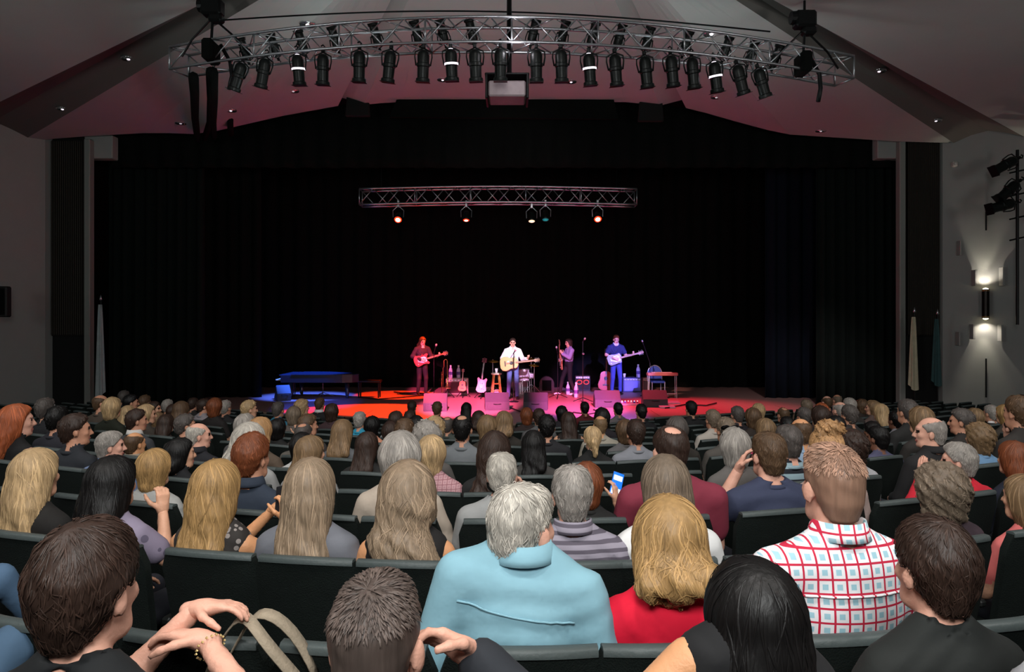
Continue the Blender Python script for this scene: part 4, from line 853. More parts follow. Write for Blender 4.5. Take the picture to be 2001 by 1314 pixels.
def held(m, name, lb, kind, col, off, nd, zd=(0, 1, 0), s=1.0, nc='9a6a44'):
    Mw = m.matrix_basis; q = Mw.to_3x3().normalized(); loc = Mw @ Vector(off); R3 = frame(q @ Vector(nd), q @ Vector(zd)); return guitar(name, lb, kind, col, loc, R3, s, nc)
held(m1, 'electric_guitar', 'red double-cut electric guitar held by the long-haired guitarist', 'strat', 'b81430', (.10, .185, .18), (-1, .18, .28), (.05, 1, .15), 1.05)
held(m2, 'acoustic_guitar', 'amber acoustic guitar held by the singer in white', 'acoustic', 'd89a50', (.10, .215, .16), (-1, .12, .12), (.05, 1, .2), 1.08)
held(m3, 'bass_guitar', 'dark bass guitar held upright by the player in lavender', 'strat', 'b87a5a', (.06, .22, .14), (-.55, .25, .75), (.1, 1, .0), 1.1)
held(m4, 'electric_guitar', 'dark electric guitar with a white pickguard held by the man in navy', 'tele', '5a4a58', (.10, .19, .17), (-1, .15, .26), (.05, 1, .15), 1.12)
for m, col in ((m1, '8a2438'), (m2, 'a070a8'), (m4, '20182c')):
    b = MB(); b.tube([(.12, .16, .25), (.02, .10, .40), (-.09, .05, .535), (-.13, -.06, .575), (-.05, -.16, .45), (.14, -.13, .25)], .011, 5); b.build('guitar_strap', mat('strap_'+col, col, .6), m, smooth=True)
def dwn(px, py): return F*2.27/(py-YH)
# amplifiers
def amp(px, py, wpx, hpx, label, cab, grl, frame_c=None, dep=.28):
    D = dwn(px, py); w_, hh = wpx/F*D, hpx/F*D; t = empty('guitar_amplifier', onstage(px, D), 0, label, 'amplifier')
    h = MB(); h.box((0, 0, hh/2), (w_, dep, hh), bev=.02); h.build('cabinet', mat('amp_'+cab, cab, .6, 0, .15, 30, .2, 90), t)
    h = MB(); h.box((0, -dep/2-.006, hh*.44), (w_*.86, .02, hh*.68), bev=.006); h.build('grille_cloth', mat('ampgrl_'+grl, grl, .8, 0, .2, 80, .3, 150), t)
    h = MB(); h.box((0, -dep/2-.006, hh*.88), (w_*.86, .02, hh*.12), bev=.004); cp = h.build('control_panel', M_alu, t)
    for i in range(5): h = MB(); h.lathe([(.014, 0), (.012, .02)], (-w_*.3+w_*.15*i, -dep/2-.015, hh*.88), (0, -1, 0), 8); h.build('knob', M_dark, cp)
    h = MB(); h.tube([(-w_*.2, 0, hh), (-w_*.15, 0, hh+.03), (w_*.15, 0, hh+.03), (w_*.2, 0, hh)], .012, 5); h.build('handle', M_dark, t)
    return t, hh, D
M_bot = mat('bottle_plastic', 'c4c4e4', .15, 0, .1, 20, spec=.7)
def bottle(loc, label, s=1.0):
    t = empty('water_bottle', loc, 0, label, 'bottle'); h = MB(); h.lathe([(.033, 0), (.036, .01), (.036, .13), (.030, .16), (.014, .195), (.014, .21)], n=12); h.build('bottle_body', M_bot, t, smooth=True)
    h = MB(); h.lathe([(.0165, .205), (.0165, .23), (.01, .232)], n=10); h.build('cap', mat('cap_white', 'e8e8f0', .4), t); h = MB(); h.lathe([(.0365, .06), (.037, .065), (.037, .11), (.0365, .115)], n=12); h.build('wrapper', mat('wrapper_blue', '5a4a9a', .4), t); t.scale = (s*1.25,)*3
def cup(loc, label):
    t = empty('paper_cup', loc, 0, label, 'cup'); h = MB(); h.lathe([(.032, 0), (.044, .12), (.041, .12), (.03, .01)], n=14); h.build('cup_body', mat('paper_white', 'e4e0e8', .6), t, smooth=True); h = MB(); h.lathe([(.046, .118), (.048, .126), (.044, .13), (.03, .132)], n=14); h.build('lid', mat('paper_white', 'e4e0e8', .6), t)
t, hh, D = amp(894, 771, 43, 32, 'cream-edged guitar amplifier behind the trombone', 'd8b8b8', '6a3a4a')
z = ZS+hh; q = onstage(882, D).x; bottle((q-.02, D, z), 'clear water bottle on the left of the cream-edged amplifier', 1.4); q = onstage(896, D).x; bottle((q, D, z), 'clear water bottle on the right of the cream-edged amplifier', 1.4)
t, hh, D = amp(1234, 766, 36, 28, 'blue-lit guitar amplifier beside the man in navy', '4a4a78', '7a7ad8'); z = ZS+hh; cup((onstage(1220, D).x, D, z), 'white paper cup on the blue-lit amplifier'); bottle((onstage(1247, D).x, D, z), 'clear water bottle on the blue-lit amplifier', 1.5)
amp(1262, 765, 15, 27, 'narrow pinkish amplifier beside the blue banquet chair', '8a5a68', '3a2a38')
t, hh, D = amp(1138, 764, 30, 30, 'dark bass amplifier with two glowing red speaker rings', '16121a', '0d0b10')
for s in (-1, 1):
    h = MB(); h.tube([(s*.115+.085*math.cos(a*math.pi/9), -.155, hh*.58+.085*math.sin(a*math.pi/9)*.8) for a in range(19)], .016, 6, False); h.build('speaker_ring', mat('ring_glow', 'd0402a', .4, .2), t, smooth=True)
    h = MB(); h.lathe([(.075, 0), (.03, .03), (.0, .035)], (s*.115, -.145, hh*.58), (0, 1, 0)); h.build('speaker_cone', mat('cone', '602018', .5), t, smooth=True)
spot('amp_ring_light', onstage(1138, D)+Vector((0, -1.2, 1.4)), onstage(1138, D)+Vector((0, 0, .35)), (1, .2, .08), 80, 26, .6)
bottle(onstage(1126, 21.9), 'water bottle on the stage floor left of the bass amplifier', 1.6); bottle(onstage(1110, 22.8), 'water bottle on the floor behind the bass player', 1.4)
# stool with a cup, pumpkin-coloured fan shape, trombone, guitars on stands
D = 21.9; t = empty('bar_stool', onstage(970, D), .2, 'wooden bar stool left of the singer', 'stool'); M_wd = mat('stool_wood', 'd8a05a', .45, 0, .15, 8)
h = MB(); h.lathe([(.0, .70), (.15, .70), (.165, .715), (.165, .735), (.15, .75), (.0, .755)], n=18); h.build('seat', mat('stool_seat', 'e8dcc8', .4), t)
for a in range(4): c, s_ = math.cos(a*math.pi/2+.78), math.sin(a*math.pi/2+.78); h = MB(); h.tube([(.20*c, .20*s_, 0), (.11*c, .11*s_, .71)], [.02, .022], 7); h.build('leg', M_wd, t)
for z_, k in ((.22, .177), (.42, .157)):
    for a in range(4): c, s_, c2, s2 = math.cos(a*math.pi/2+.78), math.sin(a*math.pi/2+.78), math.cos(a*math.pi/2+2.35), math.sin(a*math.pi/2+2.35); h = MB(); h.tube([(k*c, k*s_, z_), (k*c2, k*s2, z_)], .012, 6); h.build('rung', M_wd, t)
cup((onstage(970, D).x, D, ZS+.755), 'white paper cup on the wooden bar stool')
b = MB(); b.box((0, 0, .11), (.16, .12, .22), bev=.02); b.box((0, 0, .225), (.1, .08, .02), bev=.004); o = b.build('tissue_box', mat('box_white', 'd8c8e0', .6)); o.location = onstage(970, D)+Vector((0, .0, .0)); tag(o, 'pale box on the floor under the wooden bar stool', 'box')
def gstand(t_loc, label):
    t = empty('guitar_stand', t_loc, 0, label, 'stand')
    for a in (.5, 2.6, 4.7): h = MB(); h.tube([(0, .02, .25), (.24*math.cos(a), .22*math.sin(a), .01)], .012, 5); h.build('leg', M_std, t)
    h = MB(); h.tube([(0, .06, .2), (0, .10, .95)], .012, 5); h.tube([(-.09, -.1, .18), (-.09, .05, .2), (.09, .05, .2), (.09, -.1, .18)], .012, 5); h.build('post', M_std, t)
L1 = onstage(940, 21.6); gstand(L1, 'folding stand holding the pale electric guitar'); guitar('electric_guitar', 'pale electric guitar upright on a stand left of the bar stool', 'strat', 'e0c0cc', L1+Vector((.02, -.06, .40)), frame((.12, .12, 1), (-.35, -1, .1)), 1.0, '4a3038')
L2 = onstage(1183, 23.2); gstand(L2, 'folding stand holding the red guitar'); guitar('electric_guitar', 'red electric guitar on a stand behind the man in navy', 'acoustic', 'c01818', L2+Vector((0, -.05, .42)), frame((.06, .1, 1), (0, -1, .1)), 1.25, '5a2018')
L3 = onstage(905, 21.9); gstand(L3, 'small stand in front of the cream-edged amplifier'); guitar('small_guitar', 'small orange-bodied guitar leaning before the cream-edged amplifier', 'acoustic', 'ff6a10', L3+Vector((-.02, -.09, .36)), frame((.05, .12, 1), (0, -1, .1)), .62, 'a05a50')
D = 21.7; t = empty('trombone', onstage(874, D), 0, 'brass trombone standing bell-down on a stand', 'trombone'); M_br = mat('brass', 'd8b070', .22, .9, .1)
h = MB(); h.lathe([(.125, .30), (.09, .325), (.05, .37), (.028, .47), (.016, .70), (.013, 1.08), (.013, 1.14)], n=16); h.build('bell', M_br, t, smooth=True)
h = MB(); h.tube([(0, 0, 1.14), (-.03, 0, 1.17), (-.07, 0, 1.17), (-.10, 0, 1.14), (-.10, 0, .95)], .012, 7); h.build('tuning_bow', M_br, t, smooth=True)
h = MB(); h.tube([(-.10, 0, .95), (-.13, 0, .9), (-.13, 0, .2)], .009, 6); h.tube([(-.17, 0, .8), (-.17, 0, .2)], .009, 6); h.tube([(-.13, 0, .2), (-.15, 0, .17), (-.17, 0, .2)], .009, 6); h.tube([(-.13, 0, .72), (-.17, 0, .72)], .008, 5); h.build('slide', M_br, t, smooth=True)
for a in (.3, 2.4, 4.5): h = MB(); h.tube([(0, 0, .25), (.22*math.cos(a), .22*math.sin(a), .012)], .012, 5); h.build('stand_leg', M_std, t)
h = MB(); h.tube([(0, 0, .22), (0, 0, .42)], .015, 6); h.build('stand_peg', M_std, t)
# drum kit behind the singer
M_shell = mat('drum_white', 'c8a8d0', .4); M_cym = mat('cymbal_brass', 'c89040', .25, .9); M_skin = mat('drum_skin', 'd8ccd8', .6)
def drum(px, D, z, r, hgt, axis, label, name, legs=True):
    t = empty(name, onstage(px, D)+Vector((0, 0, 0)), 0, label, 'drum', 'drum kit'); c = Vector((0, 0, z)); h = MB(); h.lathe([(r*.97, -hgt/2), (r, -hgt/2+.01), (r, hgt/2-.01), (r*.97, hgt/2)], c, axis, 22); h.build('shell', M_shell, t, auto=40)
    for s in (-1, 1):
        h = MB(); h.lathe([(r*1.03, -.015), (r*1.05, 0), (r*1.03, .015)], c+Vector(axis)*s*hgt/2, axis, 22); h.build('hoop', M_alu, t, smooth=True); h = MB(); h.lathe([(r*.96, -.004), (r*.96, .004)], c+Vector(axis)*s*hgt/2, axis, 22); h.build('drum_head', M_skin, t)
    if legs:
        for a in (0.2, 2.3, 4.4): h = MB(); h.tube([(r*1.02*math.cos(a), r*1.02*math.sin(a), z), (r*1.06*math.cos(a), r*1.06*math.sin(a), .01)], .010, 5); h.build('leg', M_alu, t)
drum(1024, 22.9, .62, .17, .36, (0, 0, 1), 'pale floor tom just right of the singer', 'floor_tom'); drum(1034, 23.3, .56, .17, .16, (0, .1, .995), 'pale snare drum behind the floor tom', 'snare_drum'); drum(1014, 23.6, .30, .28, .38, (0, 1, 0), 'bass drum standing behind the singer', 'bass_drum')
def cymbal(px, D, z, r, tilt, label):
    t = empty('cymbal_stand', onstage(px, D), 0, label, 'cymbal', 'drum kit'); ax = Vector((tilt, -.15, 1)).normalized(); h = MB(); h.lathe([(.0, .03), (.03, .028), (.045, .012), (r*.6, .0), (r, -.015), (r, -.018), (.0, .0)], (0, 0, z), ax, 22); h.build('cymbal', M_cym, t, smooth=True)
    h = MB(); h.tube([(0, 0, .1), (0, 0, z+.05)], .011, 6); h.build('pole', M_alu, t)
    for a in (.5, 2.6, 4.7): h = MB(); h.tube([(0, 0, .3), (.28*math.cos(a), .28*math.sin(a), .012)], .010, 5); h.build('leg', M_alu, t)
cymbal(1038, 23.2, 1.12, .22, -.05, 'brass cymbal on a stand at the right of the drum kit'); cymbal(1044, 22.6, .95, .17, .05, 'smaller low cymbal at the right of the drum kit'); cymbal(963, 23.2, 1.05, .20, .05, 'brass cymbal on a stand left of the singer')
t = empty('round_drum_case', onstage(1068, 23.4), 0, 'rounded dark speaker cabinet behind the bass player', 'case'); b = MB(); b.prism([(.24*math.cos(a*math.pi/12), .30+.24*math.sin(a*math.pi/12)) for a in range(13)]+[(-.25, 0), (.25, 0)], .35, Matrix.Rotation(math.pi/2, 4, 'X'), .02); b.build('shell', mat('case_dark', '3a2a34', .7, 0, .2, 30), t)
b = MB(); b.box((0, -.18, .25), (.3, .02, .34), bev=.006); b.build('grille', M_blk, t)
# blue banquet chair and pedal steel guitar
D = 22.4; t = empty('banquet_chair', onstage(1283, D), .1, 'blue banquet chair with a rounded pale frame, behind the steel guitar', 'chair'); M_bl = mat('chair_blue', '3050b8', .7, 0, .1, 30); M_fr = mat('chair_frame', 'b8c8e8', .3, .7)
arch = [(.22*math.cos(a*math.pi/14), .66+.26*math.sin(a*math.pi/14)) for a in range(15)]
b = MB(); b.prism(arch+[(-.22, .52), (.22, .52)], .05, Matrix.Translation((0, .2, 0)) @ Matrix.Rotation(math.pi/2, 4, 'X'), .012); b.build('backrest', M_bl, t)
b = MB(); b.tube([(.235, .2, .45)]+[(x*1.07, .2, .66+(y-.66)*1.07) for x, y in arch]+[(-.235, .2, .45)], .014, 7); b.build('back_frame', M_fr, t, smooth=True); b = MB(); b.box((0, 0, .45), (.44, .44, .08), bev=.03); b.build('seat', M_bl, t)
for x in (-.2, .2):
    for y in (-.2, .2): b = MB(); b.tube([(x, y, 0), (x, y, .44)], .014, 6); b.build('leg', M_fr, t)
D = 21.8; t = empty('pedal_steel_guitar', onstage(1294, D), 0, 'pedal steel guitar on thin legs at the right of the band', 'steel guitar')
b = MB(); b.box((0, 0, .72), (.92, .26, .09), bev=.015); b.build('body', mat('steel_body', '9a6060', .3, 0, .15, 10, spec=.6), t); b = MB(); b.box((-.02, 0, .775), (.62, .2, .012), bev=.003); b.build('fretboard', mat('steel_fret', 'c8b8c0', .3), t)
for x in (-.42, .42):
    for y in (-.1, .1): b = MB(); b.tube([(x, y, 0), (x*.97, y, .70)], .012, 6); b.build('leg', M_alu, t)
b = MB(); b.box((0, -.03, .13), (.86, .1, .03), bev=.008); b.build('pedal_bar', M_alu, t)
for i in range(4): b = MB(); b.box((-.2+.11*i, -.12, .09), (.06, .16, .014), rot=(.3, 0, 0), bev=.004); b.build('pedal', M_alu, t)
for px, D, n, lb in ((1230, 19.9, 6, 'pedalboard with small lights in front of the man in navy'), (1313, 20.2, 0, 'flat pale floor tray right of the last monitor'), (1303, 19.2, 0, 'violet-lit cable tray on the stage floor at the right')):
    t = empty('pedalboard', onstage(px, D), 0, lb, 'pedalboard'); b = MB(); b.box((0, 0, .03), (.55 if n else .42, .28, .05), rot=(.08, 0, 0), bev=.01); b.build('tray', mat('tray', 'a8a0b8', .4, .4), t)
    for i in range(n):
        b = MB(); b.box((-.21+.085*i, 0, .08), (.06, .11, .05), bev=.01); p = b.build('pedal', mat('pedal_%d' % (i % 3), ('d8d0e0', '6a5ac8', 'c05a80')[i % 3], .4), t); b = MB(); b.lathe([(.010, 0), (.008, .012)], (-.21+.085*i, -.035, .105)); b.build('led', mat('led_white', 'ffffff', .3, emit='fff0ff', es=5), p)
def wire(pts, label, r=.012, col='1a1418', D0=None):
    p = []
    for px, py in pts: q = onstage(px, dwn(px, py)); q.z += r+.008; p.append(q)
    tag(MB().tube(p, r, 5).build('stage_cable', mat('cable_'+col, col, .5)), label, 'cable', 'cables on the stage floor')
wire([(770, 768), (790, 771), (812, 769), (835, 773)], 'dark cable curling behind the red guitar player', .02); wire([(700, 778), (740, 782), (790, 778), (830, 774)], 'long dark cable from the piano to the red guitar player', .018)
wire([(985, 795), (1000, 800), (1015, 806), (1040, 812)], 'dark cable across the floor between the centre monitors', .018); wire([(1160, 803), (1175, 808), (1150, 812), (1120, 808)], 'dark cable looping in front of the right-hand monitors', .018); wire([(1300, 800), (1340, 793), (1380, 795), (1400, 790)], 'dark cable trailing over the red floor at the right', .02)
# ---------------------------------------------------------------- audience
def phone_extra(px_off, glow=None, name='smartphone', lb='black smartphone'):
    def f(o, hc, R, arms):
        bpy.context.view_layer.update(); wr = Vector(arms['R'][1]); p = o.matrix_world @ (wr+Vector(px_off)); t = empty(name, p, o.rotation_euler.z, lb, 'phone'); t.rotation_euler = (-.5, .35 if glow else -.2, o.rotation_euler.z)
        h = MB(); h.box((0, 0, 0), (.070, .008, .145), bev=.003); h.build('case', mat('phone_black', '121216', .3), t)
        if glow:
            h = MB(); h.box((0, -.0048, 0), (.064, .002, .136)); h.build('screen', mat('phone_screen', '1458c8', .2, emit='1e6ad8', es=1.1), t)
            for z_, hh in ((.035, .03), (-.045, .035)): h = MB(); h.box((.0, -.0062, z_), (.052, .001, hh)); h.build('message_panel', mat('phone_panel', 'e8f0f8', .2, emit='dfeefc', es=1.0), t)
    return f
def bracelet(o, hc, R, arms):
    el, wr = Vector(arms['R'][0]), Vector(arms['R'][1]); d = (wr-el).normalized(); c = wr-d*.025; b = MB(); q = Vector((0, 0, 1)).rotation_difference(d).to_matrix()
    for i in range(18):
        a = i*math.pi/9; b.lathe([(.0, -.004), (.0042, 0), (.0, .004)], c+q @ Vector((.0335*math.cos(a), .0335*math.sin(a), .002*(i % 2))), (0, 0, 1), 6)
    b.build('bracelet', mat('bracelet_gold', 'd8c088', .25, .9), o)
RA = lambda el, wr, d=(0, .3, 1), n=(-.4, 1, 0), cu=.6, sp=0: {'R': (el, wr, d, n, cu, sp)}
LA = lambda el, wr, d=(0, .3, 1), n=(.4, 1, 0), cu=.6, sp=0: {'L': (el, wr, d, n, cu, sp)}
p = person
# nearest rows (unique figures)
p(740, 1256, 'm', 'crop', 'bzz', '23262c', 4, 'man with a dark buzz cut at the bottom of the picture, hand by his ear', row=0, near=2, pitch=0, vol=1.0, D=1.3, skin='p', arms=RA((.36, .04, .52), (.17, .12, .675), (-.75, -.1, .45), (-.6, -.6, -.3), .8))
def tote(o, hc, R, arms):
    bpy.context.view_layer.update(); t = empty('tote_bag', o.matrix_world @ Vector((.17, .36, .50)), -.2, 'beige strap bag beside the person in black at bottom left', 'bag'); m = mat('bag_canvas', '8f8270', .8, 0, .15, 40, .2, 120)
    h = MB(); h.box((0, 0, -.22), (.26, .10, .24), bev=.03); h.build('pouch', m, t)
    for k, y in enumerate((-.03, .03)):
        pts = [Vector((-.12+.27*i/14, y+.02*math.sin(i*.5+k), -.10+.165*math.sin(math.pi*(i/14)**(.8+.3*k)))) for i in range(15)]; h = MB()
        h.grid(lambda u, v: pts[int(round(u*14))]+Vector((0, (v-.5)*.034, (v-.5)*.012)), 14, 1); s_ = h.build('strap', m, t, smooth=True); s_.modifiers.new('s', 'SOLIDIFY').thickness = .004
def b142(o, hc, R, arms): bracelet(o, hc, R, arms); tote(o, hc, R, arms)
p(184, 1150, 'f', 'short', 'dbr', '16181a', 6, 'person with short dark brown hair in black, bracelet on the wrist, at bottom left', row=0, near=2, D=1.5, vol=1.25, skin='p', sleeve='short', arms={'R': ((.30, .10, .46), (.11, .24, .545), (-.95, .1, .1), (0, -.3, -1), .5), 'L': ((-.08, .22, .45), (.035, .32, .585), (.95, .1, .12), (0, -.2, -1), .5)}, extra=b142)
p(1462, 1205, 'f', 'long', 'blk', '18181a', -2, 'woman with long glossy black hair at the bottom of the picture', row=0, near=2, D=1.5, ln=.46, vol=1.12, skin='t', sleeve='none', neck=.12, shroll=-.3, arms=LA((-.33, -.08, .42), (-.22, .20, .36), (.8, .5, 0), (0, 0, -1), .6))
p(1815, 1112, 'f', 'short', 'dbr', '1e2120', -4, 'dark-haired person in a black top at bottom right, face turned left', row=0, near=2, D=1.8, vol=1.2, skin='p')
p(2190, 1085, 'm', 'short', 'gbr', '8c8c90', -10, 'man in a grey shirt cut off by the right edge of the picture', row=0, near=1, D=1.3, shroll=-.2, sleeve='long')
p(1022, 1030, 'm', 'short', 'wht', '7fa9b8', 38, 'white-haired man in a pale blue shirt leaning to his right', row=1, near=2, vol=.6, skin='p', wide=.92, lean=.03, shroll=-.15, neck=.085, fwd=.12, collar=True, pitch=.1)
p(1303, 1052, 'f', 'wavy', 'gld', 'd40a30', 4, 'woman with tousled golden blonde hair in a bright red top', row=1, near=2, ln=.10, vol=1.22, sleeve='long', wide=1.12, D=2.2)
p(1620, 950, 'm', 'crop', 'pla', 'plaid', 3, 'tall man in a red and pale blue plaid shirt', row=1, near=2, D=2.42, vol=1.3, skin='p', collar=True, wide=1.12)
p(-390, 1090, 'm', 'short', 'brn', '2a3448', 10, 'person off the left edge with a jeans knee at bottom left', row=0, near=1, D=1.7, trous='3e566e', legs={'R': ((.22, .36, .40), (-.06, .58, .22), (-.12, .68, .20))})
p(-265, 1000, 'm', 'short', 'dbr', '2a3448', 10, 'person off the left edge in jeans, knee by the second row of seats', row=1, near=1, D=2.7, trous='4a6480', legs={'R': ((.24, .40, .36), (.30, .62, .0), (.32, .72, -.1))})
# row 2
p(800, 962, 'f', 'wavy', 'ash', '191717', 3, 'woman with long wavy ash blonde hair and a bare right shoulder', row=2, near=2, ln=.36, vol=1.32, sleeve='none', skin='t')
p(611, 955, 'f', 'long', 'ash', '6a6c74', -2, 'woman with long straight ash blonde hair in a grey top', row=2, near=2, ln=.40, vol=1.12, sleeve='long')
p(430, 955, 'f', 'long', 'gld', 'floral', 6, 'woman with long golden blonde hair holding up a phone in both hands', row=2, near=2, ln=.33, vol=1.12, sleeve='none', skin='t', arms={'R': ((.27, .07, .42), (.22, .20, .56), (-.1, .2, 1), (-.9, .3, .2), .8), 'L': ((-.05, .24, .42), (.13, .27, .60), (.8, .3, .4), (.2, .6, -.8), .7)}, extra=phone_extra((-.03, .03, .09), None, 'smartphone', 'dark smartphone held by the woman with long golden hair'))
p(228, 945, 'f', 'long', 'blk', 'floral_lilac', 8, 'woman with layered black hair in a lilac top, hand raised to her face', row=2, near=2, ln=.20, vol=1.15, arms=RA((.25, .03, .40), (.17, .11, .60), (-.05, .1, 1), (-.8, .4, 0), .9))
p(78, 928, 'f', 'long', 'bln', '1a1817', 4, 'woman with very long pale blonde hair in black at the left', row=2, near=2, ln=.42, vol=1.05, sleeve='long')
p(-72, 905, 'f', 'long', 'brn', '6a4ab0', 8, 'person in a purple top cut off by the left edge', row=2, near=1, trous='5a7a98')
p(1117, 968, 'm', 'short', 'gry', 'stripe_grey', 0, 'grey-haired man in a grey and white striped shirt', row=2, near=2, vol=.8, collar=True, skin='p')
p(1297, 950, 'f', 'long', 'gbr', 'dcdcdc', 2, 'woman with straight grey-brown hair in a white top, half hidden by the red top', row=2, near=2, ln=.2, vol=1.0, sleeve='long')
p(1828, 958, 'f', 'curly', 'gbr', '3a2c34', -6, 'woman with big curly grey-brown hair in front of the clapping man', row=2, near=2, vol=1.25)
p(1995, 975, 'f', 'long', 'lbr', 'd06a68', -10, 'woman in a coral pink top at the right edge', row=2, near=1, ln=.22, vol=1.1, sleeve='short', wide=1.1)
# row 3
p(981, 928, 'm', 'short', 'wht', '8f9090', 5, 'white-haired man in a grey T-shirt wearing a dark glasses strap', row=3, near=2, vol=.7, skin='p', sleeve='short', arms=RA((.27, .05, .36), (.12, .10, .60), (-.2, .1, 1), (-.5, -.3, 0), .8))
p(1307, 880, 'm', 'crown', 'dbr', '7c2a3c', -5, 'tall balding man in a maroon T-shirt', row=3, near=2, skin='p', sleeve='short', wide=1.15)
p(1146, 945, 'f', 'bob', 'aub', '191919', 8, 'woman with a reddish brown bob holding up a glowing phone', row=3, near=1, vol=1.0, sleeve='short', arms=RA((.27, .06, .40), (.22, .18, .60), (0, .15, 1), (-.7, .6, 0), .7), extra=phone_extra((.01, .03, .10), True, 'smartphone', 'smartphone with a bright blue screen held above the black seats'))
p(307, 916, 'f', 'bob', 'gld', '9a9a98', 4, 'woman with a golden blonde bob in a pale grey top', row=3, near=2, vol=1.05, sleeve='long')
p(1868, 903, 'm', 'short', 'gry', 'c01c30', -42, 'grey-haired man in red clapping with raised hands', row=3, near=2, vol=1.05, skin='p', arms={'L': ((-.27, .08, .46), (-.125, .17, .60), (.1, .1, 1), (.9, .1, -.1), .15, .012), 'R': ((.16, .22, .42), (-.05, .20, .60), (-.1, .1, 1), (-.9, .1, -.1), .12, .012)})
p(1975, 897, 'f', 'long', 'aub', '181d2c', 0, 'woman with long straight auburn hair in navy at the right edge', row=3, near=1, ln=.26, vol=1.02, sleeve='long')
p(785, 893, 'f', 'bob', 'gry', 'b0a294', 2, 'woman with a smooth grey bob in a beige jacket', row=3, near=2, vol=1.1, sleeve='long', D=4.1)
p(496, 896, 'm', 'short', 'aub', '27303e', 12, 'person with short red-brown hair in a dark denim jacket', row=3, near=1, vol=1.35, collar=True)
p(1498, 890, 'm', 'short', 'brn', '343a52', -3, 'man with short brown hair in a navy T-shirt, hand at his left temple', row=3, near=2, vol=.7, skin='p', D=4.35, sleeve='short', wide=1.1, arms=LA((-.27, .08, .42), (-.14, .06, .66), (.4, -.1, 1), (.6, -.4, 0), .5))
# row 4 and 5
p(220, 873, 'm', 'short', 'gry', '6f80a4', 48, 'grey-haired man in a pale blue shirt, seen in profile', row=4, near=2, vol=.85, skin='p', collar=True)
p(267, 868, 'm', 'fringe', 'brn', '9c8e7e', 12, 'bald tanned man in a beige shirt beside the profile', row=5, near=1, skin='t', collar=True)
p(357, 888, 'f', 'long', 'blk', '15161a', 40, 'woman with black hair in profile, dark clothes', row=4, near=1, ln=.14, vol=1.0)
p(491, 863, 'f', 'wavy', 'wht', '9a9a9a', 5, 'woman with thick white hair in a pale grey shirt', row=4, near=1, ln=.12, vol=1.15, sleeve='long')
p(1608, 882, 'f', 'updo', 'str', 'b09a94', 0, 'woman with a messy strawberry blonde updo behind the plaid shirt', row=3, near=2, vol=1.1, D=4.0)
p(610, 886, 'f', 'long', 'lbr', '8a8a8a', 28, 'woman with light brown hair turned right, in grey', row=4, near=1, ln=.20, vol=.95)
p(592, 873, 'f', 'bob', 'blk', 'b8b8b8', 5, 'woman with a black bob in a white shirt', row=5, near=1, vol=1.0, sleeve='long', collar=True)
p(845, 888, 'f', 'bob', 'bln', 'pinkplaid', 8, 'woman with a pale blonde bob in a pink plaid shirt', row=4, near=2, vol=1.0, sleeve='long', D=5.2)
p(967, 882, 'f', 'wavy', 'dbr', '1b1b1c', 6, 'woman with dark brown wavy hair in a black top', row=4, near=1, ln=.24, vol=1.15)
p(1660, 874, 'f', 'curly', 'dbr', 'a8a8ac', -5, 'woman with dense dark curly hair and a pale collar', row=4, near=1, vol=1.05, collar=True)
p(1908, 856, 'f', 'curly', 'lbr', '6c90b4', -4, 'woman with light brown curls in a sky blue top', row=4, near=1, vol=1.0)
p(1713, 858, 'm', 'short', 'blk', '4c4c66', -10, 'dark-haired man in a slate purple T-shirt', row=5, near=1, vol=.8, skin='d', sleeve='short', wide=1.1)
p(1813, 846, 'm', 'fringe', 'gry', '1d1c1e', -50, 'bald older man in a black leather jacket, profile turned left', row=5, near=2, skin='p', collar=True, D=5.4)
p(1975, 838, 'm', 'fringe', 'dbr', '26262a', 0, 'pink bald man with dark hair at the back of his head, at the right edge', row=5, near=1, skin='p')
p(40, 824, 'f', 'long', 'red', '141315', 40, 'red-haired woman in black at the far left, face turned right', row=6, near=1, ln=.26, vol=1.2, D=6.2, sleeve='none', skin='p')
p(392, 852, 'm', 'fringe', 'wht', '1b1c22', 50, 'white-haired bald man turned right in a dark jacket', row=5, near=1, skin='p', D=5.9, collar=True)
p(1432, 873, 'f', 'bob', 'gry', '5c5856', 0, 'woman with a grey bob and sunglasses pushed up on her head', row=4, near=1, vol=1.05, sleeve='long', D=5.4)
p(1537, 866, 'm', 'short', 'dgr', 'stripe_navy', 0, 'man with short dark hair in a navy and white striped shirt', row=5, near=1, vol=.8, skin='p', D=5.2)
p(671, 846, 'f', 'long', 'lbr', '5c5e62', -4, 'woman with smooth light brown hair in a grey cardigan', row=6, near=1, ln=.20, vol=1.05, sleeve='long')
p(719, 873, 'f', 'long', 'dbr', '1b1b1b', 2, 'woman with straight dark brown hair and black clothes, seats empty beside her', row=5, near=1, ln=.20, vol=.95, D=6.0)
p(1157, 858, 'f', 'pony', 'bln', '161616', 0, 'woman with a blonde knotted ponytail in black', row=6, near=1, sleeve='long')
p(1042, 872, 'f', 'long', 'blk', '3a3836', 0, 'woman with straight black hair between empty seats', row=5, near=1, ln=.20, vol=.95, D=6.0)
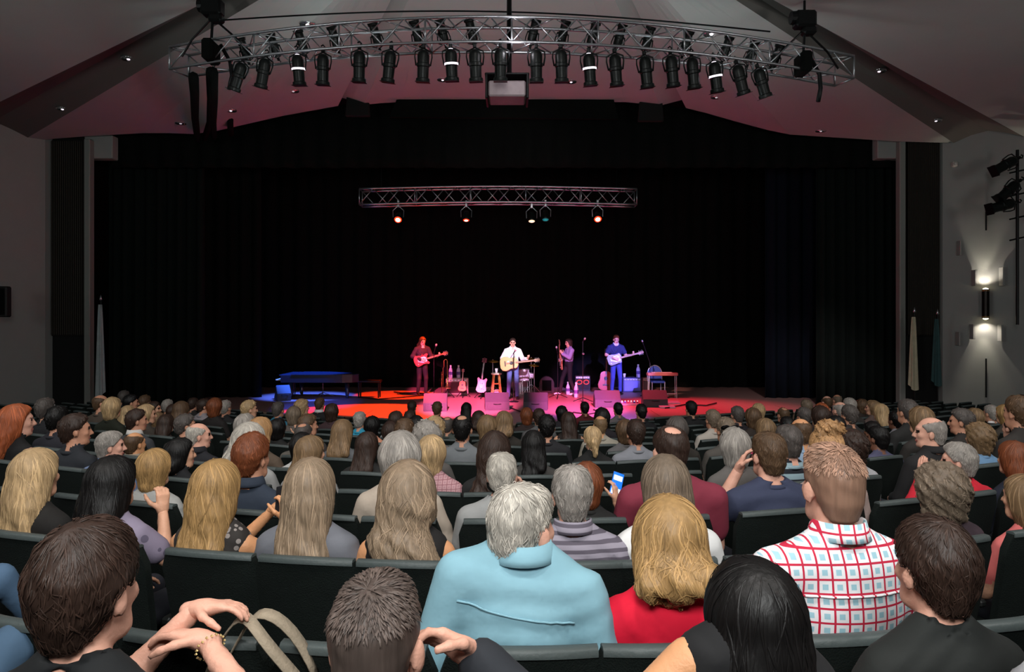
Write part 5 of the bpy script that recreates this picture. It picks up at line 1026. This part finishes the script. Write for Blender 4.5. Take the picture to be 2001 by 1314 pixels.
# farther rows: look first, then place
far = [
(92, 801, 'f', 'short', 'dgr', '1a1a1e', 15, 'person in a pale grey knit cap by the left wall', dict(cap='9a9a98')), (116, 821, 'm', 'short', 'blk', '22222a', 10, 'black-haired man just right of the knit cap', {}),
(200, 789, 'm', 'fringe', 'brn', '4a4038', 45, 'bald ruddy man at the far left of the front seats', {}), (222, 798, 'f', 'bob', 'bln', '1c2016', 5, 'short pale-haired woman beside the bald ruddy man', {}), (244, 777, 'm', 'short', 'dgr', '1e2224', 5, 'grey-haired man highest among the front left heads', {}), (258, 788, 'm', 'short', 'blk', '1a1b1c', 20, 'black-haired man below the grey head at the front left', {}),
(285, 787, 'm', 'short', 'brn', '221c1a', 5, 'brown-haired man in dark clothes at the front left', {}), (303, 800, 'f', 'bob', 'dbr', '241a18', 60, 'dark-haired woman in profile at the front left', {}), (252, 809, 'f', 'long', 'bln', '2a2622', 0, 'woman with long pale blonde hair at the front left', dict(ln=.2)), (289, 811, 'f', 'bob', 'bln', '3a342e', 40, 'woman with short blonde curls looking right at the front left', {}),
(270, 823, 'm', 'short', 'dbr', '3a3c40', 50, 'bearded dark-haired man with a white collar, turned right', dict(collar='c8c4c0')), (311, 823, 'f', 'bob', 'lbr', '28221e', 10, 'small light brown head beside the bearded man', {}), (329, 795, 'm', 'short', 'gry', '22201e', 0, 'grey-haired man left of the dark cluster', {}), (341, 805, 'f', 'bob', 'dbr', '1c1918', 5, 'dark-haired woman in front of the grey-haired man', {}),
(357, 803, 'f', 'long', 'brn', '241c1c', 0, 'brown-haired woman in the dark cluster at the left', dict(ln=.16)), (379, 791, 'm', 'short', 'dbr', '211e1e', 5, 'dark brown head standing above the left cluster', {}), (400, 795, 'm', 'short', 'dbr', '8c868c', 20, 'man in a pale grey hoodie leaning right', dict(lean=.12)), (422, 796, 'f', 'bob', 'aub', '1e1a1a', 0, 'dark auburn head next to the grey hoodie', {}), (442, 798, 'm', 'short', 'gry', '1c1b1d', 0, 'light grey head in a black jacket left of the stage edge', {}),
(327, 829, 'f', 'long', 'dbr', '241d1c', 0, 'woman with a broad fall of dark brown hair', dict(ln=.24)), (365, 833, 'm', 'short', 'dgr', '22201f', 25, 'man with dark grey hair above the white-haired bald man', {}),
(489, 801, 'f', 'short', 'bln', 'a8b080', 30, 'short blonde head with a light green collar', dict(collar='c8d0a0')), (482, 834, 'f', 'bob', 'gry', '4e4c4c', 0, 'grey-haired woman in front of the thick white hair', {}), (511, 846, 'f', 'long', 'str', '5a4c40', 5, 'strawberry blonde woman right of the thick white hair', dict(ln=.16)), (545, 802, 'm', 'short', 'dgr', '2e6e88', 5, 'dark-haired man in a teal shirt left of the piano light', dict(sleeve='short')),
(576, 812, 'f', 'bob', 'gbr', '5c5450', 0, 'grey-brown woman next to the teal shirt', {}), (592, 797, 'f', 'curly', 'bln', '8c8484', 20, 'curly blonde-grey head below the piano', {}), (626, 791, 'm', 'short', 'brn', '201e22', 0, 'man with a white collar and dark vest before the blue light', dict(collar='d8d8dc')), (604, 832, 'm', 'short', 'brn', '3a3634', 30, 'brown-haired man looking right behind the balding head', {}), (595, 850, 'm', 'crown', 'dgr', '58544e', 0, 'balding dark-haired man in the middle of the left block', {}),
(704, 823, 'm', 'short', 'gry', '2c8aa8', 0, 'grey-haired man in a bright teal shirt', dict(sleeve='short')), (729, 833, 'f', 'bob', 'blk', 'c88a70', 8, 'black-haired woman in a peach top', dict(sleeve='none')), (775, 822, 'f', 'bob', 'dbr', '9a9a9a', 0, 'dark bob with a white top before the red floor', {}), (806, 797, 'm', 'short', 'dbr', '222226', 5, 'short-haired man in dark clothes against the orange floor', {}), (802, 819, 'm', 'short', 'dbr', '2a2220', 0, 'dark brown head below the man against the orange floor', {}),
(815, 833, 'f', 'bob', 'blk', '8a2238', 0, 'dark-haired woman in a red top at the centre left', {}), (792, 846, 'm', 'short', 'brn', '3c3632', 0, 'brown head between the dark bob and the grey bob', {}), (855, 800, 'm', 'short', 'brn', '241c1a', 0, 'brown-haired man before the first wedge monitor', {}), (875, 832, 'm', 'crown', 'dgr', '3c4440', 0, 'man with a thinning crown in a grey-green shirt', {}), (850, 839, 'f', 'curly', 'bln', '6a6460', 5, 'woman with loose blonde curls at the centre left', {}), (832, 857, 'f', 'curly', 'gry', '54504e', -20, 'grey curly head in front of the blonde curls', {}),
(912, 800, 'f', 'long', 'blk', '1b1716', 0, 'woman with long black hair before the pink floor', dict(ln=.22)), (936, 820, 'f', 'long', 'dbr', 'stripe_dark', 0, 'dark-haired woman in a striped top at the centre', dict(ln=.1)), (904, 839, 'm', 'crown', 'blk', '6a6e72', 0, 'man with a bald spot and black hair in a grey shirt', {}), (952, 836, 'f', 'bob', 'lbr', '2c2822', 0, 'olive-brown head at the centre', {}), (985, 826, 'f', 'long', 'lbr', '2e2a26', 0, 'woman with light brown hair tapering to a point', dict(ln=.12)),
(1029, 813, 'f', 'bob', 'aub', '2e2222', 0, 'dark reddish head before the right centre monitor', {}), (1053, 817, 'm', 'short', 'dbr', '58585a', 0, 'dark-haired man in a grey T-shirt at the centre', dict(sleeve='short')), (1097, 808, 'f', 'bob', 'blk', '201c22', 0, 'dark head right of the centre monitors', {}), (1110, 824, 'f', 'long', 'dbr', '241c1a', 0, 'woman with long dark hair and bare shoulders at the centre', dict(ln=.24, sleeve='none')), (1142, 799, 'm', 'short', 'blk', '5a1c20', 0, 'black-haired man in a dark red shirt under the two-microphone stand', {}), (1175, 817, 'f', 'bob', 'blk', '1e1a20', 0, 'rounded black head right of the dark red shirt', {}),
(1172, 832, 'm', 'fringe', 'lbr', '9a9488', 0, 'bald tanned man in a pale shirt behind the blonde ponytail', dict(skin='t')), (1207, 801, 'm', 'short', 'blk', '6a6468', 0, 'black-haired man in a grey shirt before the fourth monitor', {}), (1252, 806, 'm', 'short', 'blk', '17181c', -8, 'black-haired man in a black shirt before the last monitor', {}), (1219, 843, 'f', 'bob', 'brn', '5c5a5c', 0, 'brown head in the pair in grey right of the ponytail', {}), (1241, 848, 'm', 'short', 'dbr', '7e8088', 0, 'dark-haired man in a light grey shirt, right of the pair', {}), (1320, 841, 'f', 'bob', 'dgr', '2a2622', 0, 'small dark grey head behind the balding man in maroon', {}),
(1391, 821, 'm', 'short', 'gbr', 'a8a098', 8, 'grey-haired man in a cream shirt beside the stage edge', {}), (1416, 842, 'm', 'short', 'gbr', '4c4844', 0, 'grey-brown head in front of the cream shirt', {}), (1439, 812, 'm', 'short', 'dgr', '232126', 5, 'dark grey head near the right stage edge', {}), (1469, 817, 'f', 'bob', 'brn', '2e2622', 0, 'small brown head below the blond one at the right stage edge', {}), (1480, 804, 'f', 'bob', 'bln', '6a6250', 0, 'pale blond head at the right stage edge', {}), (1493, 842, 'f', 'long', 'lbr', 'c8406a', -3, 'woman with streaked light brown hair in a hot pink top', dict(ln=.17)),
(1529, 812, 'm', 'crown', 'brn', '302c28', 0, 'balding brown-haired man right of the blond head', {}), (1569, 815, 'm', 'short', 'dgr', '2a2826', 0, 'broad dark grey head at the right of the front rows', {}), (1574, 797, 'm', 'short', 'gbr', '332e2c', 0, 'small grey head at the edge of the right block', {}), (1603, 804, 'f', 'bob', 'red', '3a2a28', 0, 'red-haired woman in the right front block', {}), (1614, 787, 'm', 'fringe', 'brn', '4a3638', -10, 'bald pink man in the right front block', dict(skin='p')), (1634, 783, 'm', 'fringe', 'gbr', '3a3048', -5, 'bald man in purple, highest of the right front heads', {}),
(1536, 835, 'm', 'short', 'blk', '28504e', 0, 'person in a teal cap in the right block', dict(cap='1a7a78')), (1561, 845, 'm', 'fringe', 'brn', '8aa0b8', 10, 'bald tanned man in a pale blue shirt in the right block', dict(skin='t')), (1639, 803, 'm', 'fringe', 'gry', '4c4044', -10, 'pale pink bald head in the right block', dict(skin='p')), (1657, 813, 'm', 'short', 'dgr', '2e2c2c', 0, 'dark grey head beside the pale pink bald head', {}), (1658, 795, 'm', 'short', 'gry', '34302e', 0, 'light grey head above the dark grey one at the right', {}),
(1682, 794, 'f', 'bob', 'brn', '2c2622', -5, 'brown-haired woman in the right front block', {}), (1703, 798, 'f', 'bob', 'lbr', '5a4a46', -20, 'light brown head beside the long blonde hair at the right', {}), (1718, 806, 'f', 'long', 'bln', '4a4038', -5, 'woman with long blonde hair in the right front block', dict(ln=.2)), (1631, 836, 'm', 'short', 'blk', '1c1a1a', 0, 'large black-haired head in the middle of the right block', {}), (1702, 846, 'm', 'short', 'blk', '2e3634', -10, 'person in a mint green headband cap in the right block', dict(cap='8fd0b8', skin='d')), (1748, 823, 'm', 'short', 'blk', '7c7c84', -12, 'dark-haired man in a grey shirt by the empty right seats', dict(skin='d')),
(1795, 823, 'f', 'bob', 'lbr', '2e2a28', 0, 'light brown head behind the bald man in leather', {}), (1875, 825, 'm', 'short', 'dgr', '2a2624', -40, 'dark-haired person at the right with a hand at the mouth', {}), (1901, 818, 'f', 'bob', 'lbr', '3e342c', -5, 'light brown bob near the right wall', {}), (1934, 809, 'm', 'short', 'gry', 'stripe_bw', 0, 'grey-haired person in a black and white striped shirt', {}), (1960, 811, 'f', 'bob', 'gld', '3a342e', 0, 'golden-haired woman near the right wall', {}), (1986, 808, 'm', 'short', 'brn', '302c2a', -5, 'brown head under the right wall', {}), (1994, 790, 'm', 'short', 'dbr', '2c2826', 0, 'dark brown head at the right edge, farthest back', {}),
(152, 842, 'm', 'short', 'dbr', '23262c', 20, 'man in dark clothes resting an arm on the seat at the left', {}), (1068, 836, 'm', 'short', 'blk', '202024', 0, 'black-haired man behind the grey T-shirt', {}), (1349, 800, 'm', 'short', 'blk', '1a1a1c', 0, 'low black head against the dark stage front', {}), (765, 845, 'f', 'bob', 'dbr', '2a2624', 0, 'dark head right of the peach top', {}), (650, 806, 'f', 'bob', 'dbr', '3c2a2e', 0, 'dark head left of the red floor edge', {}), (1600, 815, 'f', 'bob', 'dbr', '24201e', 0, 'dark brown head below the red-haired woman', {}), (1770, 806, 'm', 'short', 'dgr', '242424', 0, 'dark grey head by the right curtain', {}),
(545, 838, 'f', 'bob', 'blk', '191919', 10, 'dark-haired woman with a bare raised forearm left of the grey cardigan', dict(arms=RA((.26, .04, .42), (.18, .12, .66), (0, .1, 1), (-.7, .5, 0), .6))),
]
far.sort(key=lambda q: -q[1])
for px, py, sex, st, hc_, sh, yw, lb, kw in far: p(px, py, sex, st, hc_, sh, (0 if abs(yw) < 18 else 40*(1 if yw > 0 else -1) if abs(yw) < 55 else 65*(1 if yw > 0 else -1)), lb, **kw)
# glasses strap, sunglasses
def by_label(s): return next(o for o in SHORT.values() if s in o['label'])
o = by_label('glasses strap'); b = MB(); b.tube([(.083*math.cos(a), -.012+.105*math.sin(a), .755-.05-.03*max(0, -math.sin(a))) for a in [math.radians(q) for q in range(175, 366, 10)]], .007, 6); b.build('glasses_strap', M_blk, o, smooth=True)
o = by_label('sunglasses pushed up'); b = MB()
for s in (-1, 1): b.lathe([(.028, -.006), (.031, 0), (.028, .006)], (s*.036, .045, .755+.128), (0, .55, .83), 14); b.tube([(s*.066, .04, .755+.12), (s*.097, -.05, .755+.05)], .004, 5)
b.tube([(-.01, .048, .886), (.01, .048, .886)], .004, 5); b.build('sunglasses', mat('sunglass_black', '0c0c0e', .15, spec=.8), o)
# ---------------------------------------------------------------- seats
M_back = mat('seat_fabric', '0e1513', .85, 0, .3, 30, .3, 200, spec=.2); M_rim = mat('seat_rim', '424a4a', .5, 0, .12, 12, .1, 60, spec=.35); M_arm = mat('seat_arm', '141616', .5, 0, .2, 20)
BH, BW = .565, .226
def backf(inset=0, th=0.0):
    def f(u, v):
        a = 2*u-1; z = -.02+BH*v; hw = (BW-.03*(1-v)-inset)*(1 if v < .86 else 1-.13*((v-.86)/.14)**2); x = a*hw
        return Vector((x, -.185-.10*(z/.55)+.045*a*a-th, z-.014*a*a*v-inset*v*.6))
    return f
def make_seat(full=True):
    t = empty('theatre_seat')
    b = MB(); f0, f1 = backf(), backf(0, .034)
    n, m_ = 12, 8
    A = [[b.bm.verts.new(f0(i/n, j/m_)) for j in range(m_+1)] for i in range(n+1)]; B = [[b.bm.verts.new(f1(i/n, j/m_)) for j in range(m_+1)] for i in range(n+1)]
    for G in (A, B):
        for i in range(n):
            for j in range(m_): b.bm.faces.new((G[i][j], G[i+1][j], G[i+1][j+1], G[i][j+1]))
    for i in range(n): b.bm.faces.new((A[i][m_], A[i+1][m_], B[i+1][m_], B[i][m_])); b.bm.faces.new((A[i][0], A[i+1][0], B[i+1][0], B[i][0]))
    for j in range(m_): b.bm.faces.new((A[0][j], A[0][j+1], B[0][j+1], B[0][j])); b.bm.faces.new((A[n][j], A[n][j+1], B[n][j+1], B[n][j]))
    b.build('backrest', M_back, t, auto=50)
    b = MB(); G = []                                           # moulded rim along the top of the shell
    for i in range(17):
        u = i/16; p0, p1 = f0(u, 1), f1(u, 1); c = (p0+p1)/2; hw = .021
        G.append([b.bm.verts.new(c+Vector((0, dy, dz))) for dy, dz in ((-hw, -.012), (-hw, .004), (-hw*.6, .011), (hw*.6, .011), (hw, .004), (hw, -.012))])
    for r0, r1 in zip(G, G[1:]):
        for k in range(6): b.bm.faces.new((r0[k], r0[(k+1) % 6], r1[(k+1) % 6], r1[k]))
    b.bm.faces.new(G[0]); b.bm.faces.new(G[-1][::-1]); b.build('top_rim', M_rim, t, auto=60)
    if full:
        b = MB(); b.box((0, .02, -.055), (.43, .43, .085), bev=.03); b.build('seat_pad', M_back, t)
        for s in (-1, 1):
            b = MB(); b.box((s*.245, -.02, .19), (.045, .30, .035), bev=.01); b.box((s*.245, -.06, -.08), (.025, .12, .54), bev=.006); b.build('armrest', M_arm, t)
        b = MB(); b.box((0, -.05, -.26), (.08, .10, .36), bev=.01); b.box((0, -.05, -.43), (.30, .20, .015)); b.build('pedestal', M_arm, t)
    return t
def make_far_seat():
    t = make_seat(False); return t
seat_near, seat_far = make_seat(True), make_seat(False)
cand = []
def arc(X): return X*math.sqrt(1+(S_ROW*.75*X/math.hypot(X, A_ROW))**2)
for k in range(0, NROW):
    D0 = ROW0[k]; pit = .475 if k <= 2 else .50 if k <= 4 else .525; xs = sorted(ROWPEOPLE[k]) or [0.0]; out = [xs[0]]
    for x in xs[1:]:                                           # seats sit under their people; empty ones share the gaps evenly
        n = max(1, int((x-out[-1])*(1+.06*min(1, abs(x)/6))/pit+.32)); x0 = out[-1]
        if x-x0 < .30: continue
        out += [x0+(x-x0)*i/n for i in range(1, n+1)]
    for sg in (1, -1):
        X = out[-1] if sg > 0 else out[0]
        while True:
            X += sg*pit/math.sqrt(1+(S_ROW*X/math.hypot(X, A_ROW))**2)
            if abs(X) > 9.9 or abs(X)/row_D(D0, X) > .76: break
            out.append(X) if sg > 0 else out.insert(0, X)
    cand += [(k, X) for X in out]
pp = [(o.location.x, o.location.y, o['label']) for o in SHORT.values()]
for i in range(len(pp)):
    for j in range(i): 
        if math.hypot(pp[i][0]-pp[j][0], pp[i][1]-pp[j][1]) < .36: print('CLOSE', round(math.hypot(pp[i][0]-pp[j][0], pp[i][1]-pp[j][1]), 2), pp[i][2], '|', pp[j][2])
def in_back(k): return 'the row nearest the back' if k == 0 else 'row %d from the back' % (k+1)
NUM = {}
tot = 0
keep = sorted(cand, key=lambda c: row_D(ROW0[c[0]], c[1]))[:300]; keepset = set(keep)
rest = [c for c in cand if c not in keepset]
ROWN = ['nearest', 'second', 'third', 'fourth', 'fifth', 'sixth', 'seventh', 'eighth', 'ninth', 'tenth', 'eleventh', 'twelfth', 'thirteenth', 'fourteenth', 'fifteenth']
def place_seat(o, k, X):
    if k > 0: X = X-.20*(X/row_D(ROW0[k], X)+S_ROW*X/math.hypot(X, A_ROW))
    o.location = (X, row_D(ROW0[k], X), seat_z(k)); o.rotation_euler = (0, 0, math.atan(S_ROW*X/math.hypot(X, A_ROW)))
used = {0: False, 1: False}
for k, X in keep:
    NUM[k] = NUM.get(k, 0)
order = sorted(keep, key=lambda c: (c[0], c[1])); cnt = {}
for k, X in order:
    cnt[k] = cnt.get(k, 0)+1; pr = seat_near if k < 6 else seat_far; fl_ = int(k >= 6)
    o = pr if not used[fl_] else copy_tree(pr); used[fl_] = True; place_seat(o, k, X)
    occ = any(abs(x-X) < .25 for x in ROWPEOPLE[k])
    tag(o, '%s black theatre seat, %s in the %s row counted from the back' % ('occupied' if occ else 'empty', ORD[cnt[k]-1]+' from the left', ROWN[k]), 'theatre seat', 'theatre seats in the %s row' % ROWN[k])
if rest:
    bm = bmesh.new(); src = [c.data for c in seat_far.children]; mv = []
    V = []; Q = []; MI = []
    for k, X in rest:
        D = row_D(ROW0[k], X); a = math.atan(S_ROW*X/math.hypot(X, A_ROW)); M = Matrix.Translation((X, D, seat_z(k))) @ Matrix.Rotation(a, 4, 'Z')
        for i, me in enumerate(src):
            b0 = len(V); V += [tuple(M @ v.co) for v in me.vertices]
            for pl in me.polygons: Q.append([b0+j for j in pl.vertices]); MI.append(0 if me.materials[0] == M_back else 1)
    bm.free(); me = bpy.data.meshes.new('theatre_seats'); me.from_pydata(V, [], Q); me.polygons.foreach_set('material_index', MI); me.materials.append(M_back); me.materials.append(M_rim); me.update()
    o = bpy.data.objects.new('theatre_seats', me); COL.objects.link(o); tag(o, 'farthest black theatre seats near the stage, beyond the counted ones', 'seats', None, 'stuff')
print('seats', len(cand), 'rest', len(rest), 'people', len(SHORT), 'bodies', len(BODY), 'hairs', len(HAIRS))
